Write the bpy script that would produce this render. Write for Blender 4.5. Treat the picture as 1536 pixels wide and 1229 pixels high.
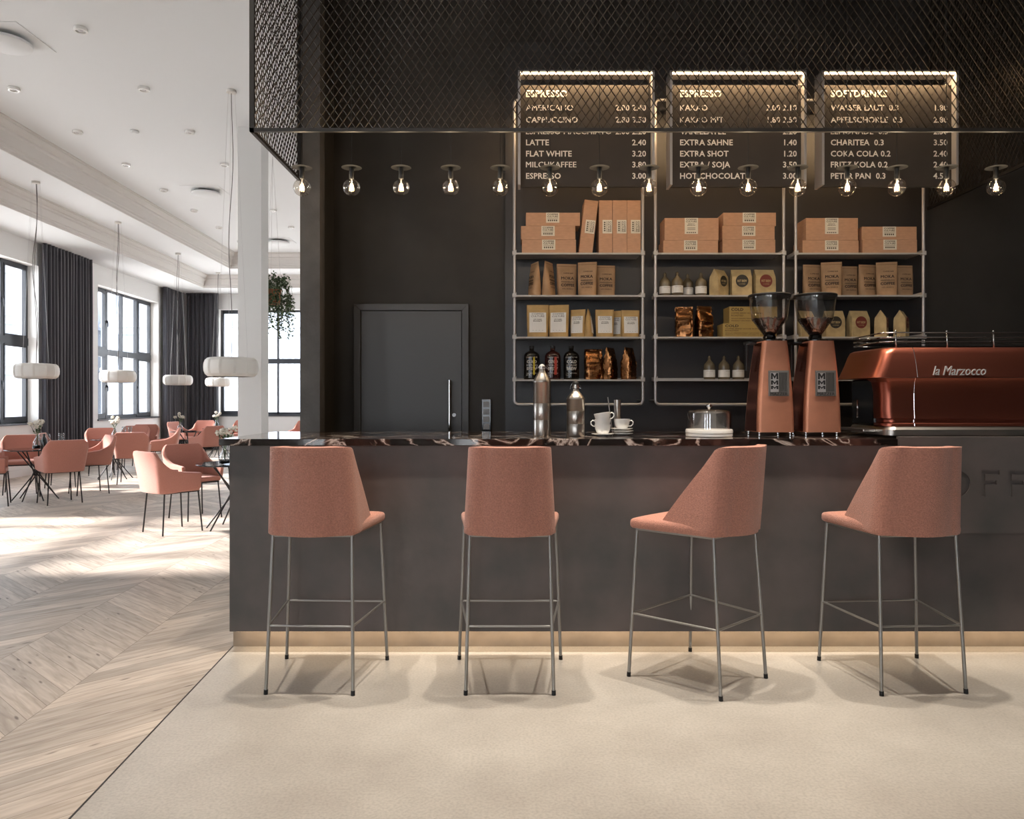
import bpy, math, random
from mathutils import Vector, Matrix
R = math.radians
PI = math.pi
scn = bpy.context.scene
col = scn.collection
for o in list(bpy.data.objects):
    bpy.data.objects.remove(o)

# ------------------------------------------------------------------ camera
F = 1124.0                       # focal length in pixels of the 1536 px wide frame
cam_d = bpy.data.cameras.new('camera'); cam_d.sensor_width = 36; cam_d.lens = 36*F/1536
cam_d.shift_y = -14.5/1536; cam_d.clip_end = 400; cam_d.clip_start = .05
cam = bpy.data.objects.new('camera', cam_d); col.objects.link(cam)
cam.location = (0, 0, 1.3); cam.rotation_euler = (PI/2, 0, 0)
scn.camera = cam

# ------------------------------------------------------------------ world, sun, exposure
w = bpy.data.worlds.new('world'); scn.world = w; w.use_nodes = True
bg = w.node_tree.nodes['Background']
bg.inputs[0].default_value = (.92, .965, 1.0, 1); bg.inputs[1].default_value = 9.0
sd = bpy.data.lights.new('sun', 'SUN'); sd.energy = 20; sd.angle = R(3.2); sd.color = (1, .94, .88)
sun = bpy.data.objects.new('sun', sd); col.objects.link(sun)
sun.rotation_euler = Vector((.88, .04, -.47)).to_track_quat('-Z', 'Y').to_euler()
scn.view_settings.view_transform = 'Standard'; scn.view_settings.look = 'None'
scn.view_settings.gamma = 1; scn.view_settings.exposure = 0.0
scn.view_settings.use_curve_mapping = False

def light(kind, loc, energy, color, **k):
    d = bpy.data.lights.new(kind.lower()+'_light', kind); d.energy = energy; d.color = color
    rot = k.pop('rot', None)
    for a, b in k.items(): setattr(d, a, b)
    o = bpy.data.objects.new(d.name, d); col.objects.link(o); o.location = loc
    if rot: o.rotation_euler = rot
    return o
WARM = (1.0, .80, .56)
WARMER = (1.0, .66, .34)
SPOT_X = (-1.55, -.45, .45, 1.35, 2.3)
for x in SPOT_X:                 # ceiling spots over the row of stools
    light('SPOT', (x, 3.42, 4.60), 430, (1, .90, .77), spot_size=R(58), spot_blend=1.0, shadow_soft_size=.05)
# LED lines: under the bar front, and one at the head of each menu board
light('AREA', (.93, 3.905, .098), 3.6, WARM, shape='RECTANGLE', size=4.7, size_y=.03)

# ------------------------------------------------------------------ node helpers
def srgb(h):
    h = h.lstrip('#'); c = [int(h[i:i+2], 16)/255 for i in (0, 2, 4)]
    return tuple((x/12.92 if x <= .04045 else ((x+.055)/1.055)**2.4) for x in c)+(1,)
MATS = {}
def mat(name, colour, rough=.5, metal=0, bump=0, bscale=60, var=0, vscale=4, emit=0, trans=0, spec=None, stretch=None, coat=0, sheen=0):
    m = bpy.data.materials.new(name); m.use_nodes = True; MATS[name] = m
    nt = m.node_tree; N = nt.nodes; L = nt.links; b = N['Principled BSDF']
    c = srgb(colour) if isinstance(colour, str) else colour
    b.inputs['Base Color'].default_value = c; b.inputs['Roughness'].default_value = rough
    b.inputs['Metallic'].default_value = metal
    if spec is not None: b.inputs['Specular IOR Level'].default_value = spec
    if trans: b.inputs['Transmission Weight'].default_value = trans
    if coat: b.inputs['Coat Weight'].default_value = coat
    if sheen: b.inputs['Sheen Weight'].default_value = sheen
    if emit: b.inputs['Emission Color'].default_value = c; b.inputs['Emission Strength'].default_value = emit
    if var or bump:
        tc = N.new('ShaderNodeTexCoord'); src = tc.outputs['Object']
        if stretch:
            mp = N.new('ShaderNodeMapping'); mp.inputs['Scale'].default_value = stretch
            L.new(src, mp.inputs[0]); src = mp.outputs[0]
    if var:
        n = N.new('ShaderNodeTexNoise'); n.inputs['Scale'].default_value = vscale; n.inputs['Detail'].default_value = 6
        L.new(src, n.inputs['Vector'])
        r = N.new('ShaderNodeValToRGB'); r.color_ramp.elements[0].position = .3; r.color_ramp.elements[1].position = .7
        r.color_ramp.elements[0].color = tuple(x*(1-var) for x in c[:3])+(1,)
        r.color_ramp.elements[1].color = tuple(min(1, x*(1+var)) for x in c[:3])+(1,)
        L.new(n.outputs[0], r.inputs[0]); L.new(r.outputs[0], b.inputs['Base Color'])
    if bump:
        n2 = N.new('ShaderNodeTexNoise'); n2.inputs['Scale'].default_value = bscale; n2.inputs['Detail'].default_value = 4
        L.new(src, n2.inputs['Vector'])
        bp = N.new('ShaderNodeBump'); bp.inputs['Strength'].default_value = bump; bp.inputs['Distance'].default_value = .01
        L.new(n2.outputs[0], bp.inputs['Height']); L.new(bp.outputs[0], b.inputs['Normal'])
    return m
def pane_mat(name, tint=(1, 1, 1, 1), gloss=.08, rough=.02, edge=True):
    m = bpy.data.materials.new(name); m.use_nodes = True; nt = m.node_tree; N = nt.nodes; L = nt.links
    N.remove(N['Principled BSDF']); out = N['Material Output']
    t = N.new('ShaderNodeBsdfTransparent'); t.inputs[0].default_value = tint
    g = N.new('ShaderNodeBsdfGlossy'); g.inputs['Roughness'].default_value = rough
    mx = N.new('ShaderNodeMixShader')
    if edge:
        f = N.new('ShaderNodeLayerWeight'); f.inputs[0].default_value = .5
        p = N.new('ShaderNodeMath'); p.operation = 'POWER'; p.inputs[1].default_value = 3.5; L.new(f.outputs['Facing'], p.inputs[0])
        q = N.new('ShaderNodeMath'); q.operation = 'MULTIPLY_ADD'; q.inputs[1].default_value = .5; q.inputs[2].default_value = gloss; L.new(p.outputs[0], q.inputs[0])
        L.new(q.outputs[0], mx.inputs[0])
    else: mx.inputs[0].default_value = gloss
    L.new(t.outputs[0], mx.inputs[1]); L.new(g.outputs[0], mx.inputs[2]); L.new(mx.outputs[0], out.inputs[0])
    MATS[name] = m; return m

# plain materials
WHITE_WALL = mat('white_plaster', '#d8d7d5', .8, bump=.03, bscale=40)
CEIL = mat('ceiling_paint', '#dbdcdc', .9)
MOULD = mat('moulding_paint', '#ccc8c4', .8)
BLACKWALL = mat('black_plaster', '#302d2a', .72, bump=.08, bscale=14, var=.28, vscale=2.2)
PANELWALL = mat('black_panel', '#2e2c2d', .42, bump=.03, bscale=18, var=.12, vscale=2)
PILLAR = mat('grey_plaster', '#514f4e', .75, bump=.18, bscale=60, var=.15, vscale=9)
BARPLASTER = mat('bar_plaster', '#54504e', .62, bump=.1, bscale=22, var=.2, vscale=3.2)
KICK = mat('toe_kick', '#8d7f70', .5, var=.2, vscale=6)
BARPLASTER.node_tree.nodes['Color Ramp'].color_ramp.elements[0].color = srgb('#454341'); BARPLASTER.node_tree.nodes['Color Ramp'].color_ramp.elements[1].color = srgb('#5f5552')
DOORM = mat('door_paint', '#3a3734', .42)
MESHM = mat('mesh_metal', '#3a332c', .38, metal=.85)
FRAMEM = mat('dark_metal', '#262321', .45, metal=.5)
WINM = mat('window_paint', '#31343b', .4)
CURTAIN = mat('curtain_cloth', '#3a3a40', .9, bump=.1, bscale=200, sheen=.3)
STEEL = mat('brushed_steel', '#b5afa8', .3, metal=1)
CHROME = mat('chrome', '#d0d0d0', .08, metal=1)
ALU = mat('satin_aluminium', '#b6b3b3', .42, metal=.55)
LEGM = mat('leg_metal', '#989692', .38, metal=.7)
DLEGM = mat('dark_leg_metal', '#33302f', .4, metal=.6)
RUBBER = mat('rubber', '#17181a', .7)
FABRIC = mat('coral_fabric', '#b67c69', .85, bump=.6, bscale=260, var=.18, vscale=150, sheen=.25)
FABRIC2 = mat('coral_fabric_chair', '#b37868', .85, bump=.25, bscale=300, var=.06, vscale=120, sheen=.25)
COPPER = mat('copper', '#c0674a', .2, metal=1)
COPPERF = mat('satin_copper', '#c88a6e', .5, metal=.8, var=.1, vscale=9, bump=.03, bscale=40)
MCOPPER = mat('machine_copper', '#9a5847', .32, metal=.95)
BLACKGL = mat('black_gloss', '#0d0d0e', .15)
BLACKM = mat('black_matt', '#151515', .55)
WHITEC = mat('white_china', '#e8e6e2', .2)
STONEW = mat('white_stone', '#dcd8d2', .35)
KRAFT = mat('kraft_board', '#b58d72', .75, bump=.12, bscale=90, var=.09, vscale=26, stretch=(1, 1, 3))
KRAFTB = mat('kraft_bag', '#a68565', .7, bump=.4, bscale=22, var=.16, vscale=14)
KRAFTM = mat('kraft_bag_tan', '#b3935f', .6, bump=.35, bscale=24, var=.18, vscale=15)
KRAFTG = mat('kraft_gable', '#b29d74', .7, bump=.3, bscale=20, var=.22, vscale=16)
KRAFTC = mat('tan_carton', '#a58a50', .75, var=.06, vscale=10)
LABEL = mat('label_paper', '#d6d0c2', .7)
LABELW = mat('label_white', '#dcdad6', .6)
INK = mat('ink', '#2b1d15', .7)
INKG = mat('grey_ink', '#5c564e', .8)
GOLD = mat('gold_foil', '#9c6c46', .24, metal=1, bump=1.0, bscale=16, var=.3, vscale=12)
AMBER = mat('stone_bottle', '#625847', .22)
BREWGL = mat('brew_glass', '#12100f', .08)
BREWRED = mat('brew_glass_red', '#2a100f', .08)
PRINTW = mat('print_white', '#b9b2aa', .5)
PRINTY = mat('print_yellow', '#b8a52b', .5)
PRINTR = mat('print_red', '#a33a2c', .5)
STICKB = mat('sticker_black', '#28231c', .6)
STICKR = mat('sticker_red', '#6e2a20', .6)
BOARD = mat('board_face', '#2f2a27', .75, var=.1, vscale=6)
BTEXT = mat('board_text', '#ddd7cf', .6)
FILAMENT = mat('filament', (1, .55, .2, 1), .5, emit=30)
LED = mat('led', (1, .66, .38, 1), .5, emit=14)
LEDK = mat('led_soft', (1, .70, .42, 1), .5, emit=2.5)
SHELFM = mat('shelf_paint', '#aeacab', .5)
BADGE = mat('badge_metal', '#6f6c68', .45, metal=.4)
CORD = mat('cord', '#4a4542', .6)
SHADEM = mat('lamp_shade', '#d8d4cd', .5)
LEAF = mat('leaf', '#3f5432', .5, var=.3, vscale=30)
POTM = mat('terracotta', '#9a5c3c', .7)
PETAL = mat('petal', '#e2dccf', .8)
STEM = mat('stem', '#5d6b48', .7)
BEAN = mat('coffee_bean', '#2e1a12', .35)
SWITCH = mat('switch_grey', '#8a8a8c', .4)
STREET = mat('street', '#cfcdca', .9)
FACADE = mat('facade', '#a9aeb6', .9, var=.04, vscale=1)
FACADEW = mat('facade_window', '#8f98a3', .5)
GLASS = pane_mat('window_glass', (.97, .98, 1, 1), .05, edge=False)
CLEAR = pane_mat('clear_glass', (.96, .96, .96, 1), .11, .03)
VASEG = pane_mat('vase_glass', (.9, .92, .93, 1), .07, .02)
BULBG = pane_mat('bulb_glass', (.98, .95, .90, 1), .14, .02)
TABLET = mat('table_glass', '#23272b', .06)

def nodes_marble():
    m = bpy.data.materials.new('dark_marble'); m.use_nodes = True; N = m.node_tree.nodes; L = m.node_tree.links; b = N['Principled BSDF']
    tc = N.new('ShaderNodeTexCoord'); mp = N.new('ShaderNodeMapping'); mp.inputs['Rotation'].default_value = (0, R(35), R(28))
    mp.inputs['Scale'].default_value = (1, .7, 1.3); L.new(tc.outputs['Object'], mp.inputs[0])
    n = N.new('ShaderNodeTexNoise'); n.inputs['Scale'].default_value = 2.6; n.inputs['Detail'].default_value = 8; n.inputs['Distortion'].default_value = 1.8
    L.new(mp.outputs[0], n.inputs['Vector'])
    s = N.new('ShaderNodeMath'); s.operation = 'SUBTRACT'; s.inputs[1].default_value = .5; L.new(n.outputs[0], s.inputs[0])
    a = N.new('ShaderNodeMath'); a.operation = 'ABSOLUTE'; L.new(s.outputs[0], a.inputs[0])
    r = N.new('ShaderNodeValToRGB'); e = r.color_ramp.elements
    e[0].position = 0; e[0].color = srgb('#c4b8ae'); e[1].position = .038; e[1].color = srgb('#1b1614')
    x = e.new(.018); x.color = srgb('#5a4a42')
    L.new(a.outputs[0], r.inputs[0])
    n2 = N.new('ShaderNodeTexNoise'); n2.inputs['Scale'].default_value = 3.3; n2.inputs['Detail'].default_value = 3; L.new(mp.outputs[0], n2.inputs['Vector'])
    r2 = N.new('ShaderNodeValToRGB'); r2.color_ramp.elements[0].position = .45; r2.color_ramp.elements[1].position = .6
    r2.color_ramp.elements[0].color = srgb('#171514'); r2.color_ramp.elements[1].color = srgb('#3a2622'); L.new(n2.outputs[0], r2.inputs[0])
    mx = N.new('ShaderNodeMix'); mx.data_type = 'RGBA'; mx.blend_type = 'LIGHTEN'; mx.inputs[0].default_value = 1
    L.new(r.outputs[0], mx.inputs[6]); L.new(r2.outputs[0], mx.inputs[7]); L.new(mx.outputs[2], b.inputs['Base Color'])
    b.inputs['Roughness'].default_value = .07
    return m
MARBLE = nodes_marble()

def nodes_concrete():
    m = bpy.data.materials.new('polished_concrete'); m.use_nodes = True; N = m.node_tree.nodes; L = m.node_tree.links; b = N['Principled BSDF']
    tc = N.new('ShaderNodeTexCoord')
    n = N.new('ShaderNodeTexNoise'); n.inputs['Scale'].default_value = 1.7; n.inputs['Detail'].default_value = 9; n.inputs['Roughness'].default_value = .6; L.new(tc.outputs['Object'], n.inputs['Vector'])
    r = N.new('ShaderNodeValToRGB'); r.color_ramp.elements[0].position = .32; r.color_ramp.elements[1].position = .68
    r.color_ramp.elements[0].color = srgb('#a39c94'); r.color_ramp.elements[1].color = srgb('#b8b2aa'); L.new(n.outputs[0], r.inputs[0])
    n2 = N.new('ShaderNodeTexNoise'); n2.inputs['Scale'].default_value = 95; n2.inputs['Detail'].default_value = 4; L.new(tc.outputs['Object'], n2.inputs['Vector'])
    r2 = N.new('ShaderNodeValToRGB'); r2.color_ramp.elements[0].position = .32; r2.color_ramp.elements[1].position = .6
    r2.color_ramp.elements[0].color = (.74, .74, .74, 1); r2.color_ramp.elements[1].color = (1, 1, 1, 1); L.new(n2.outputs[0], r2.inputs[0])
    mx = N.new('ShaderNodeMix'); mx.data_type = 'RGBA'; mx.blend_type = 'MULTIPLY'; mx.inputs[0].default_value = .7
    L.new(r.outputs[0], mx.inputs[6]); L.new(r2.outputs[0], mx.inputs[7]); L.new(mx.outputs[2], b.inputs['Base Color'])
    b.inputs['Roughness'].default_value = .34
    bp = N.new('ShaderNodeBump'); bp.inputs['Strength'].default_value = .03; bp.inputs['Distance'].default_value = .01
    L.new(n2.outputs[0], bp.inputs['Height']); L.new(bp.outputs[0], b.inputs['Normal'])
    return m
CONCRETE = nodes_concrete()

def nodes_chevron(W=.555, P=.142, X0=-1.46, SL=.05):
    m = bpy.data.materials.new('chevron_oak'); m.use_nodes = True; N = m.node_tree.nodes; L = m.node_tree.links; b = N['Principled BSDF']
    def M(op, a, c=None, cl=False):
        n = N.new('ShaderNodeMath'); n.operation = op; n.use_clamp = cl
        for i, v in enumerate((a, c)):
            if v is None: continue
            if isinstance(v, (int, float)): n.inputs[i].default_value = v
            else: L.new(v, n.inputs[i])
        return n.outputs[0]
    tc = N.new('ShaderNodeTexCoord'); sp = N.new('ShaderNodeSeparateXYZ'); L.new(tc.outputs['Object'], sp.inputs[0])
    x, y = sp.outputs[0], sp.outputs[1]
    u = M('DIVIDE', M('SUBTRACT', M('ADD', x, M('MULTIPLY', y, SL)), X0+.2), W)
    ci = M('FLOOR', u); fr = M('FRACT', u)
    par = M('ABSOLUTE', M('MODULO', ci, 2.0))
    sg = M('SUBTRACT', 1.0, M('MULTIPLY', par, 2.0))       # -1 / +1
    v = M('DIVIDE', M('ADD', y, M('MULTIPLY', sg, M('MULTIPLY', fr, W*.92))), P)
    vi = M('FLOOR', v); vf = M('FRACT', v)
    cb = N.new('ShaderNodeCombineXYZ'); L.new(ci, cb.inputs[0]); L.new(vi, cb.inputs[1])
    wn = N.new('ShaderNodeTexWhiteNoise'); wn.noise_dimensions = '3D'; L.new(cb.outputs[0], wn.inputs['Vector'])
    rnd = wn.outputs['Value']
    # grain coordinates: along the plank = fr*W , across = v
    gc = N.new('ShaderNodeCombineXYZ')
    L.new(M('ADD', M('MULTIPLY', fr, W*1.4), M('MULTIPLY', rnd, 37.0)), gc.inputs[0])
    L.new(M('MULTIPLY', v, P*7.0), gc.inputs[1]); L.new(M('MULTIPLY', ci, 3.7), gc.inputs[2])
    g = N.new('ShaderNodeTexNoise'); g.inputs['Scale'].default_value = 4.5; g.inputs['Detail'].default_value = 8; g.inputs['Distortion'].default_value = .6; L.new(gc.outputs[0], g.inputs['Vector'])
    r = N.new('ShaderNodeValToRGB'); e = r.color_ramp.elements
    e[0].position = .28; e[0].color = srgb('#9a8c7e'); e[1].position = .66; e[1].color = srgb('#c0b3a6')
    L.new(g.outputs[0], r.inputs[0])
    # knots
    kc = N.new('ShaderNodeCombineXYZ'); L.new(M('ADD', M('MULTIPLY', fr, W*.95), M('MULTIPLY', rnd, 11.0)), kc.inputs[0])
    L.new(M('MULTIPLY', v, P*1.9), kc.inputs[1]); L.new(ci, kc.inputs[2])
    vo = N.new('ShaderNodeTexVoronoi'); vo.inputs['Scale'].default_value = 6.5; L.new(kc.outputs[0], vo.inputs['Vector'])
    kr = N.new('ShaderNodeValToRGB'); ke = kr.color_ramp.elements
    ke[0].position = .06; ke[0].color = srgb('#604b3b'); ke[1].position = .14; ke[1].color = (1, 1, 1, 1); L.new(vo.outputs['Distance'], kr.inputs[0])
    tone = M('ADD', M('MULTIPLY', rnd, .42), .80)
    hs = N.new('ShaderNodeHueSaturation'); L.new(tone, hs.inputs['Value']); L.new(r.outputs[0], hs.inputs['Color'])
    mx = N.new('ShaderNodeMix'); mx.data_type = 'RGBA'; mx.blend_type = 'MULTIPLY'; mx.inputs[0].default_value = .75
    L.new(hs.outputs[0], mx.inputs[6]); L.new(kr.outputs[0], mx.inputs[7])
    # joints
    j1 = M('LESS_THAN', M('MINIMUM', vf, M('SUBTRACT', 1.0, vf)), .014)
    j2 = M('LESS_THAN', M('MINIMUM', fr, M('SUBTRACT', 1.0, fr)), .0035)
    j = M('MAXIMUM', j1, j2)
    m2 = N.new('ShaderNodeMix'); m2.data_type = 'RGBA'; L.new(M('MULTIPLY', j, .65), m2.inputs[0]); L.new(mx.outputs[2], m2.inputs[6]); m2.inputs[7].default_value = srgb('#5b4a3d')
    L.new(m2.outputs[2], b.inputs['Base Color']); b.inputs['Roughness'].default_value = .5
    bp = N.new('ShaderNodeBump'); bp.inputs['Strength'].default_value = .25; bp.inputs['Distance'].default_value = .002
    L.new(M('SUBTRACT', g.outputs[0], M('MULTIPLY', j, 2.0)), bp.inputs['Height']); L.new(bp.outputs[0], b.inputs['Normal'])
    return m
CHEVRON = nodes_chevron()

# ------------------------------------------------------------------ mesh builder
TXT = {}
def text_data(s, bold=0):
    k = (s, bold)
    if k in TXT: return TXT[k]
    cu = bpy.data.curves.new('t', 'FONT'); cu.body = s; cu.size = 1; cu.offset = 0 if 'M' in s else bold; cu.space_character = 1+bold*1.5; cu.resolution_u = 2
    ob = bpy.data.objects.new('t', cu); col.objects.link(ob)
    dg = bpy.context.evaluated_depsgraph_get(); me = ob.evaluated_get(dg).to_mesh()
    vs = [tuple(v.co[:2]) for v in me.vertices]; fs = [tuple(p.vertices) for p in me.polygons]
    ob.evaluated_get(dg).to_mesh_clear(); bpy.data.objects.remove(ob); bpy.data.curves.remove(cu)
    TXT[k] = (vs, fs); return TXT[k]
CAPH = max(v[1] for v in text_data('H')[0])

class MB:
    def __init__(s): s.v = []; s.f = []
    def add(s, vs, fs, M=None):
        n = len(s.v)
        s.v += [tuple((M @ Vector(p))) for p in vs] if M else [tuple(p) for p in vs]
        s.f += [tuple(i+n for i in f) for f in fs]; return s
    def box(s, x0, x1, y0, y1, z0, z1, M=None):
        vs = [(x, y, z) for x in (x0, x1) for y in (y0, y1) for z in (z0, z1)]
        return s.add(vs, [(0, 1, 3, 2), (4, 6, 7, 5), (0, 4, 5, 1), (2, 3, 7, 6), (0, 2, 6, 4), (1, 5, 7, 3)], M)
    def prism(s, poly, z0, z1, M=None):           # poly in xy, counter-clockwise
        n = len(poly); vs = [(x, y, z0) for x, y in poly]+[(x, y, z1) for x, y in poly]
        fs = [tuple(range(n))[::-1], tuple(range(n, 2*n))]+[(i, (i+1) % n, (i+1) % n+n, i+n) for i in range(n)]
        return s.add(vs, fs, M)
    def tube(s, pts, r, n=8, closed=False, caps=True, M=None):
        pts = [Vector(p) for p in pts]; k = len(pts); vs = []; fs = []
        rs = r if isinstance(r, (list, tuple)) else [r]*k
        up = None
        for i, p in enumerate(pts):
            if closed: t = (pts[(i+1) % k]-pts[i-1]).normalized()
            else: t = (pts[min(i+1, k-1)]-pts[max(i-1, 0)]).normalized()
            if up is None:
                up = Vector((0, 0, 1)) if abs(t.z) < .9 else Vector((0, 1, 0))
            a = up-t*up.dot(t)
            if a.length < 1e-4: a = t.orthogonal()
            a.normalize(); b = t.cross(a); up = a
            for j in range(n):
                q = 2*PI*j/n; vs.append(p+(a*math.cos(q)+b*math.sin(q))*rs[i])
        for i in range(k if closed else k-1):
            for j in range(n):
                i2 = (i+1) % k; fs.append((i*n+j, i*n+(j+1) % n, i2*n+(j+1) % n, i2*n+j))
        if caps and not closed: fs += [tuple(range(n))[::-1], tuple(range((k-1)*n, k*n))]
        return s.add(vs, fs, M)
    def lathe(s, prof, n=24, c=(0, 0, 0), M=None, cap=True):
        vs = []; fs = []
        for r, z in prof:
            for j in range(n): q = 2*PI*j/n; vs.append((c[0]+r*math.cos(q), c[1]+r*math.sin(q), c[2]+z))
        for i in range(len(prof)-1):
            for j in range(n): fs.append((i*n+j, i*n+(j+1) % n, (i+1)*n+(j+1) % n, (i+1)*n+j))
        if cap: fs += [tuple(range(n))[::-1], tuple(range((len(prof)-1)*n, len(prof)*n))]
        return s.add(vs, fs, M)
    def loft(s, rings, cap=True, M=None):
        n = len(rings[0]); vs = [p for r in rings for p in r]; fs = []
        for i in range(len(rings)-1):
            for j in range(n): fs.append((i*n+j, i*n+(j+1) % n, (i+1)*n+(j+1) % n, (i+1)*n+j))
        if cap: fs += [tuple(range(n))[::-1], tuple(range((len(rings)-1)*n, len(rings)*n))]
        return s.add(vs, fs, M)
    def ball(s, c, r, n=8, m=6, sq=(1, 1, 1), M=None):
        prof = [(max(1e-4, r*math.sin(PI*i/m)), -r*math.cos(PI*i/m)) for i in range(m+1)]
        vs = []; k = MB(); k.lathe(prof, n, cap=False)
        k.v = [(c[0]+p[0]*sq[0], c[1]+p[1]*sq[1], c[2]+p[2]*sq[2]) for p in k.v]
        return s.add(k.v, k.f, M)
    def text(s, t, cap, x, z, y=0.0, width=None, align='L', bold=0, depth=.0012, fn=None, shear=0, M=None):
        vs, fs = text_data(t, bold); k = cap/CAPH
        x0 = min(v[0] for v in vs); x1 = max(v[0] for v in vs)
        kx = k if width is None else width/(x1-x0)
        W = (x1-x0)*kx; off = {'L': 0, 'C': -W/2, 'R': -W}[align]
        P = [(x+off+(a-x0)*kx+shear*b*k, z+b*k) for a, b in vs]
        f = fn or (lambda a, b: y)
        n = len(P); V = [(a, f(a, b)-depth, b) for a, b in P]
        # faces look towards -y
        Fc = [tuple(q) for q in fs]
        s.add(V, Fc, M)
        if bold > .004 and depth < .003 and 'M' in t:      # heavier strokes
            for q_ in (-1, 1): s.add([(a+q_*bold*.8*k, f(a, b)-depth-.0006+.0003*q_, b+q_*bold*.3*k) for a, b in P], Fc, M)
        if depth > .003:            # give raised letters their sides
            e = {}
            for q in fs:
                for i in range(len(q)): e[(q[i], q[(i+1) % len(q)])] = 1
            B = [(a, b) for (a, b) in e if (b, a) not in e]
            V2 = V+[(a, f(a, b), b) for a, b in P]
            s.add(V2, [(b, a, a+n, b+n) for a, b in B], M)
        return s
    def build(s, name, m, parent=None, smooth=False, bevel=0, seg=2, auto=None):
        me = bpy.data.meshes.new(name); me.from_pydata(s.v, [], s.f); me.validate(); me.update()
        o = bpy.data.objects.new(name, me); col.objects.link(o); me.materials.append(m)
        if parent: o.parent = parent
        if smooth:
            me.polygons.foreach_set('use_smooth', [True]*len(me.polygons))
            if auto: me.set_sharp_from_angle(angle=R(auto))
        if bevel:
            b = o.modifiers.new('bevel', 'BEVEL'); b.width = bevel; b.segments = seg; b.limit_method = 'ANGLE'; b.angle_limit = R(40)
        return o

def tag(o, label=None, cat=None, group=None, kind=None):
    if label: o['label'] = label
    if cat: o['category'] = cat
    if group: o['group'] = group
    if kind: o['kind'] = kind
    return o
def thing(name, label, cat, loc=(0, 0, 0), rz=0, group=None, kind=None):
    o = bpy.data.objects.new(name, None); col.objects.link(o); o.location = loc; o.rotation_euler = (0, 0, rz)
    o.empty_display_size = .1
    return tag(o, label, cat, group, kind)
def copy_tree(o, parent=None):
    c = o.copy(); col.objects.link(c)
    if parent: c.parent = parent
    for ch in list(o.children): copy_tree(ch, c)
    return c
def clone(o, loc, rz=0, label=None, group=None):
    c = copy_tree(o); c.location = loc; c.rotation_euler = (0, 0, rz)
    if label: c['label'] = label
    if group: c['group'] = group
    return c
def struct(o): o['kind'] = 'structure'; return o
def X(px, y): return (px-768)*y/F              # where a measured sight line meets depth y
def Z(py, y): return 1.3+(600-py)*y/F

# ================================================================== SETTING
def wx(y): return -8.3-.047*(y-12.1)            # inner face of the window wall (slightly splayed)
def bx_(y): return -1.47-.061*(3.95-y)*-1 if False else -1.47+(3.95-y)*.061   # wood / concrete joint

struct(MB().prism([(-9.6, -5), (bx_(-5), -5), (bx_(3.95), 3.95), (-1.47, 3.96), (-1.38, 3.96), (-1.38, 19.7), (-9.6, 19.7)], -.1, 0).build('floor', CHEVRON))
struct(MB().prism([(bx_(-5), -5), (5, -5), (5, 5.6), (-1.38, 5.6), (-1.38, 3.95), (bx_(3.95), 3.95)], -.1, 0).build('floor', CONCRETE))
struct(MB().prism([(bx_(-5)-.004, -5), (bx_(-5)+.002, -5), (bx_(3.95)+.002, 3.95), (bx_(3.95)-.004, 3.95)], 0, .0015).build('trim_1', FRAMEM))

# window wall: openings
OPEN = [(15.29, 18.2), (10.3, 13.22), (5.31, 8.23)]
SILL, HEAD, TH = .90, 3.66, .30
def wallseg(m, y0, y1, z0, z1):
    m.prism([(wx(y0)-TH, y0), (wx(y0), y0), (wx(y1), y1), (wx(y1)-TH, y1)], z0, z1)
m = MB(); ys = sorted([19.8]+[a for o in OPEN for a in o]+[-5.2])
for a, b in zip(ys[::2], ys[1::2]): wallseg(m, a, b, 0, 4.95)
for a, b in OPEN: wallseg(m, a, b, 0, SILL); wallseg(m, a, b, HEAD, 4.95)
struct(m.build('wall_left', WHITE_WALL))
# back wall with window
BW = 19.55
BO = [(-7.66, -4.66), (-4.3, -1.9)]
m = MB(); xs = [-9.4, -7.66, -4.66, -4.3, -1.9, -1.2]
for a, b in zip(xs[::2], xs[1::2]): m.box(a, b, BW, BW+.3, 0, 4.95)
for a, b in BO: m.box(a, b, BW, BW+.3, 0, SILL); m.box(a, b, BW, BW+.3, HEAD, 4.95)
struct(m.build('wall_back', WHITE_WALL))
# block behind the bar (dining side), bar back wall, thin side wall and its pillar
struct(MB().box(-1.335, 5.2, 5.47, 5.6, 0, 4.9).build('wall_bar', BLACKWALL))
struct(MB().box(-1.335, -1.2, 5.6, 19.55, 0, 4.9).build('wall_hall', WHITE_WALL))
struct(MB().box(-1.335, -1.30, 4.84, 5.47, 0, 4.71).build('wall_side', BLACKWALL))
struct(MB().box(-1.335, -1.21, 4.72, 4.84, 0, 4.71).build('wall_pillar', PILLAR))
struct(MB().box(5, 5.2, -5.2, 5.47, 0, 4.9).build('wall_right', PILLAR))
struct(MB().box(X(758, 5.45), X(1391, 5.45), 5.445, 5.47, 0, 3.9).build('trim_2', PANELWALL))
# wall behind the camera: unseen tall openings, added for front fill and reflected streaks
FO = [(-6.2, -5.0), (-3.6, -2.5), (-1.0, -.1)]
m = MB(); m.box(-8, 5.2, -5.2, -5, 0, .2); m.box(-8, 5.2, -5.2, -5, 4.3, 4.95)
for a, b in ((-8, -6.2), (-5.0, -3.6), (-2.5, -1.0), (-.1, 5.2)): m.box(a, b, -5.2, -5, .2, 4.3)
struct(m.build('wall_front', WHITE_WALL))
# white column
struct(MB().box(-3.42, -3.128, 9.35, 9.62, 0, 4.71).build('wall_column', WHITE_WALL))

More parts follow.
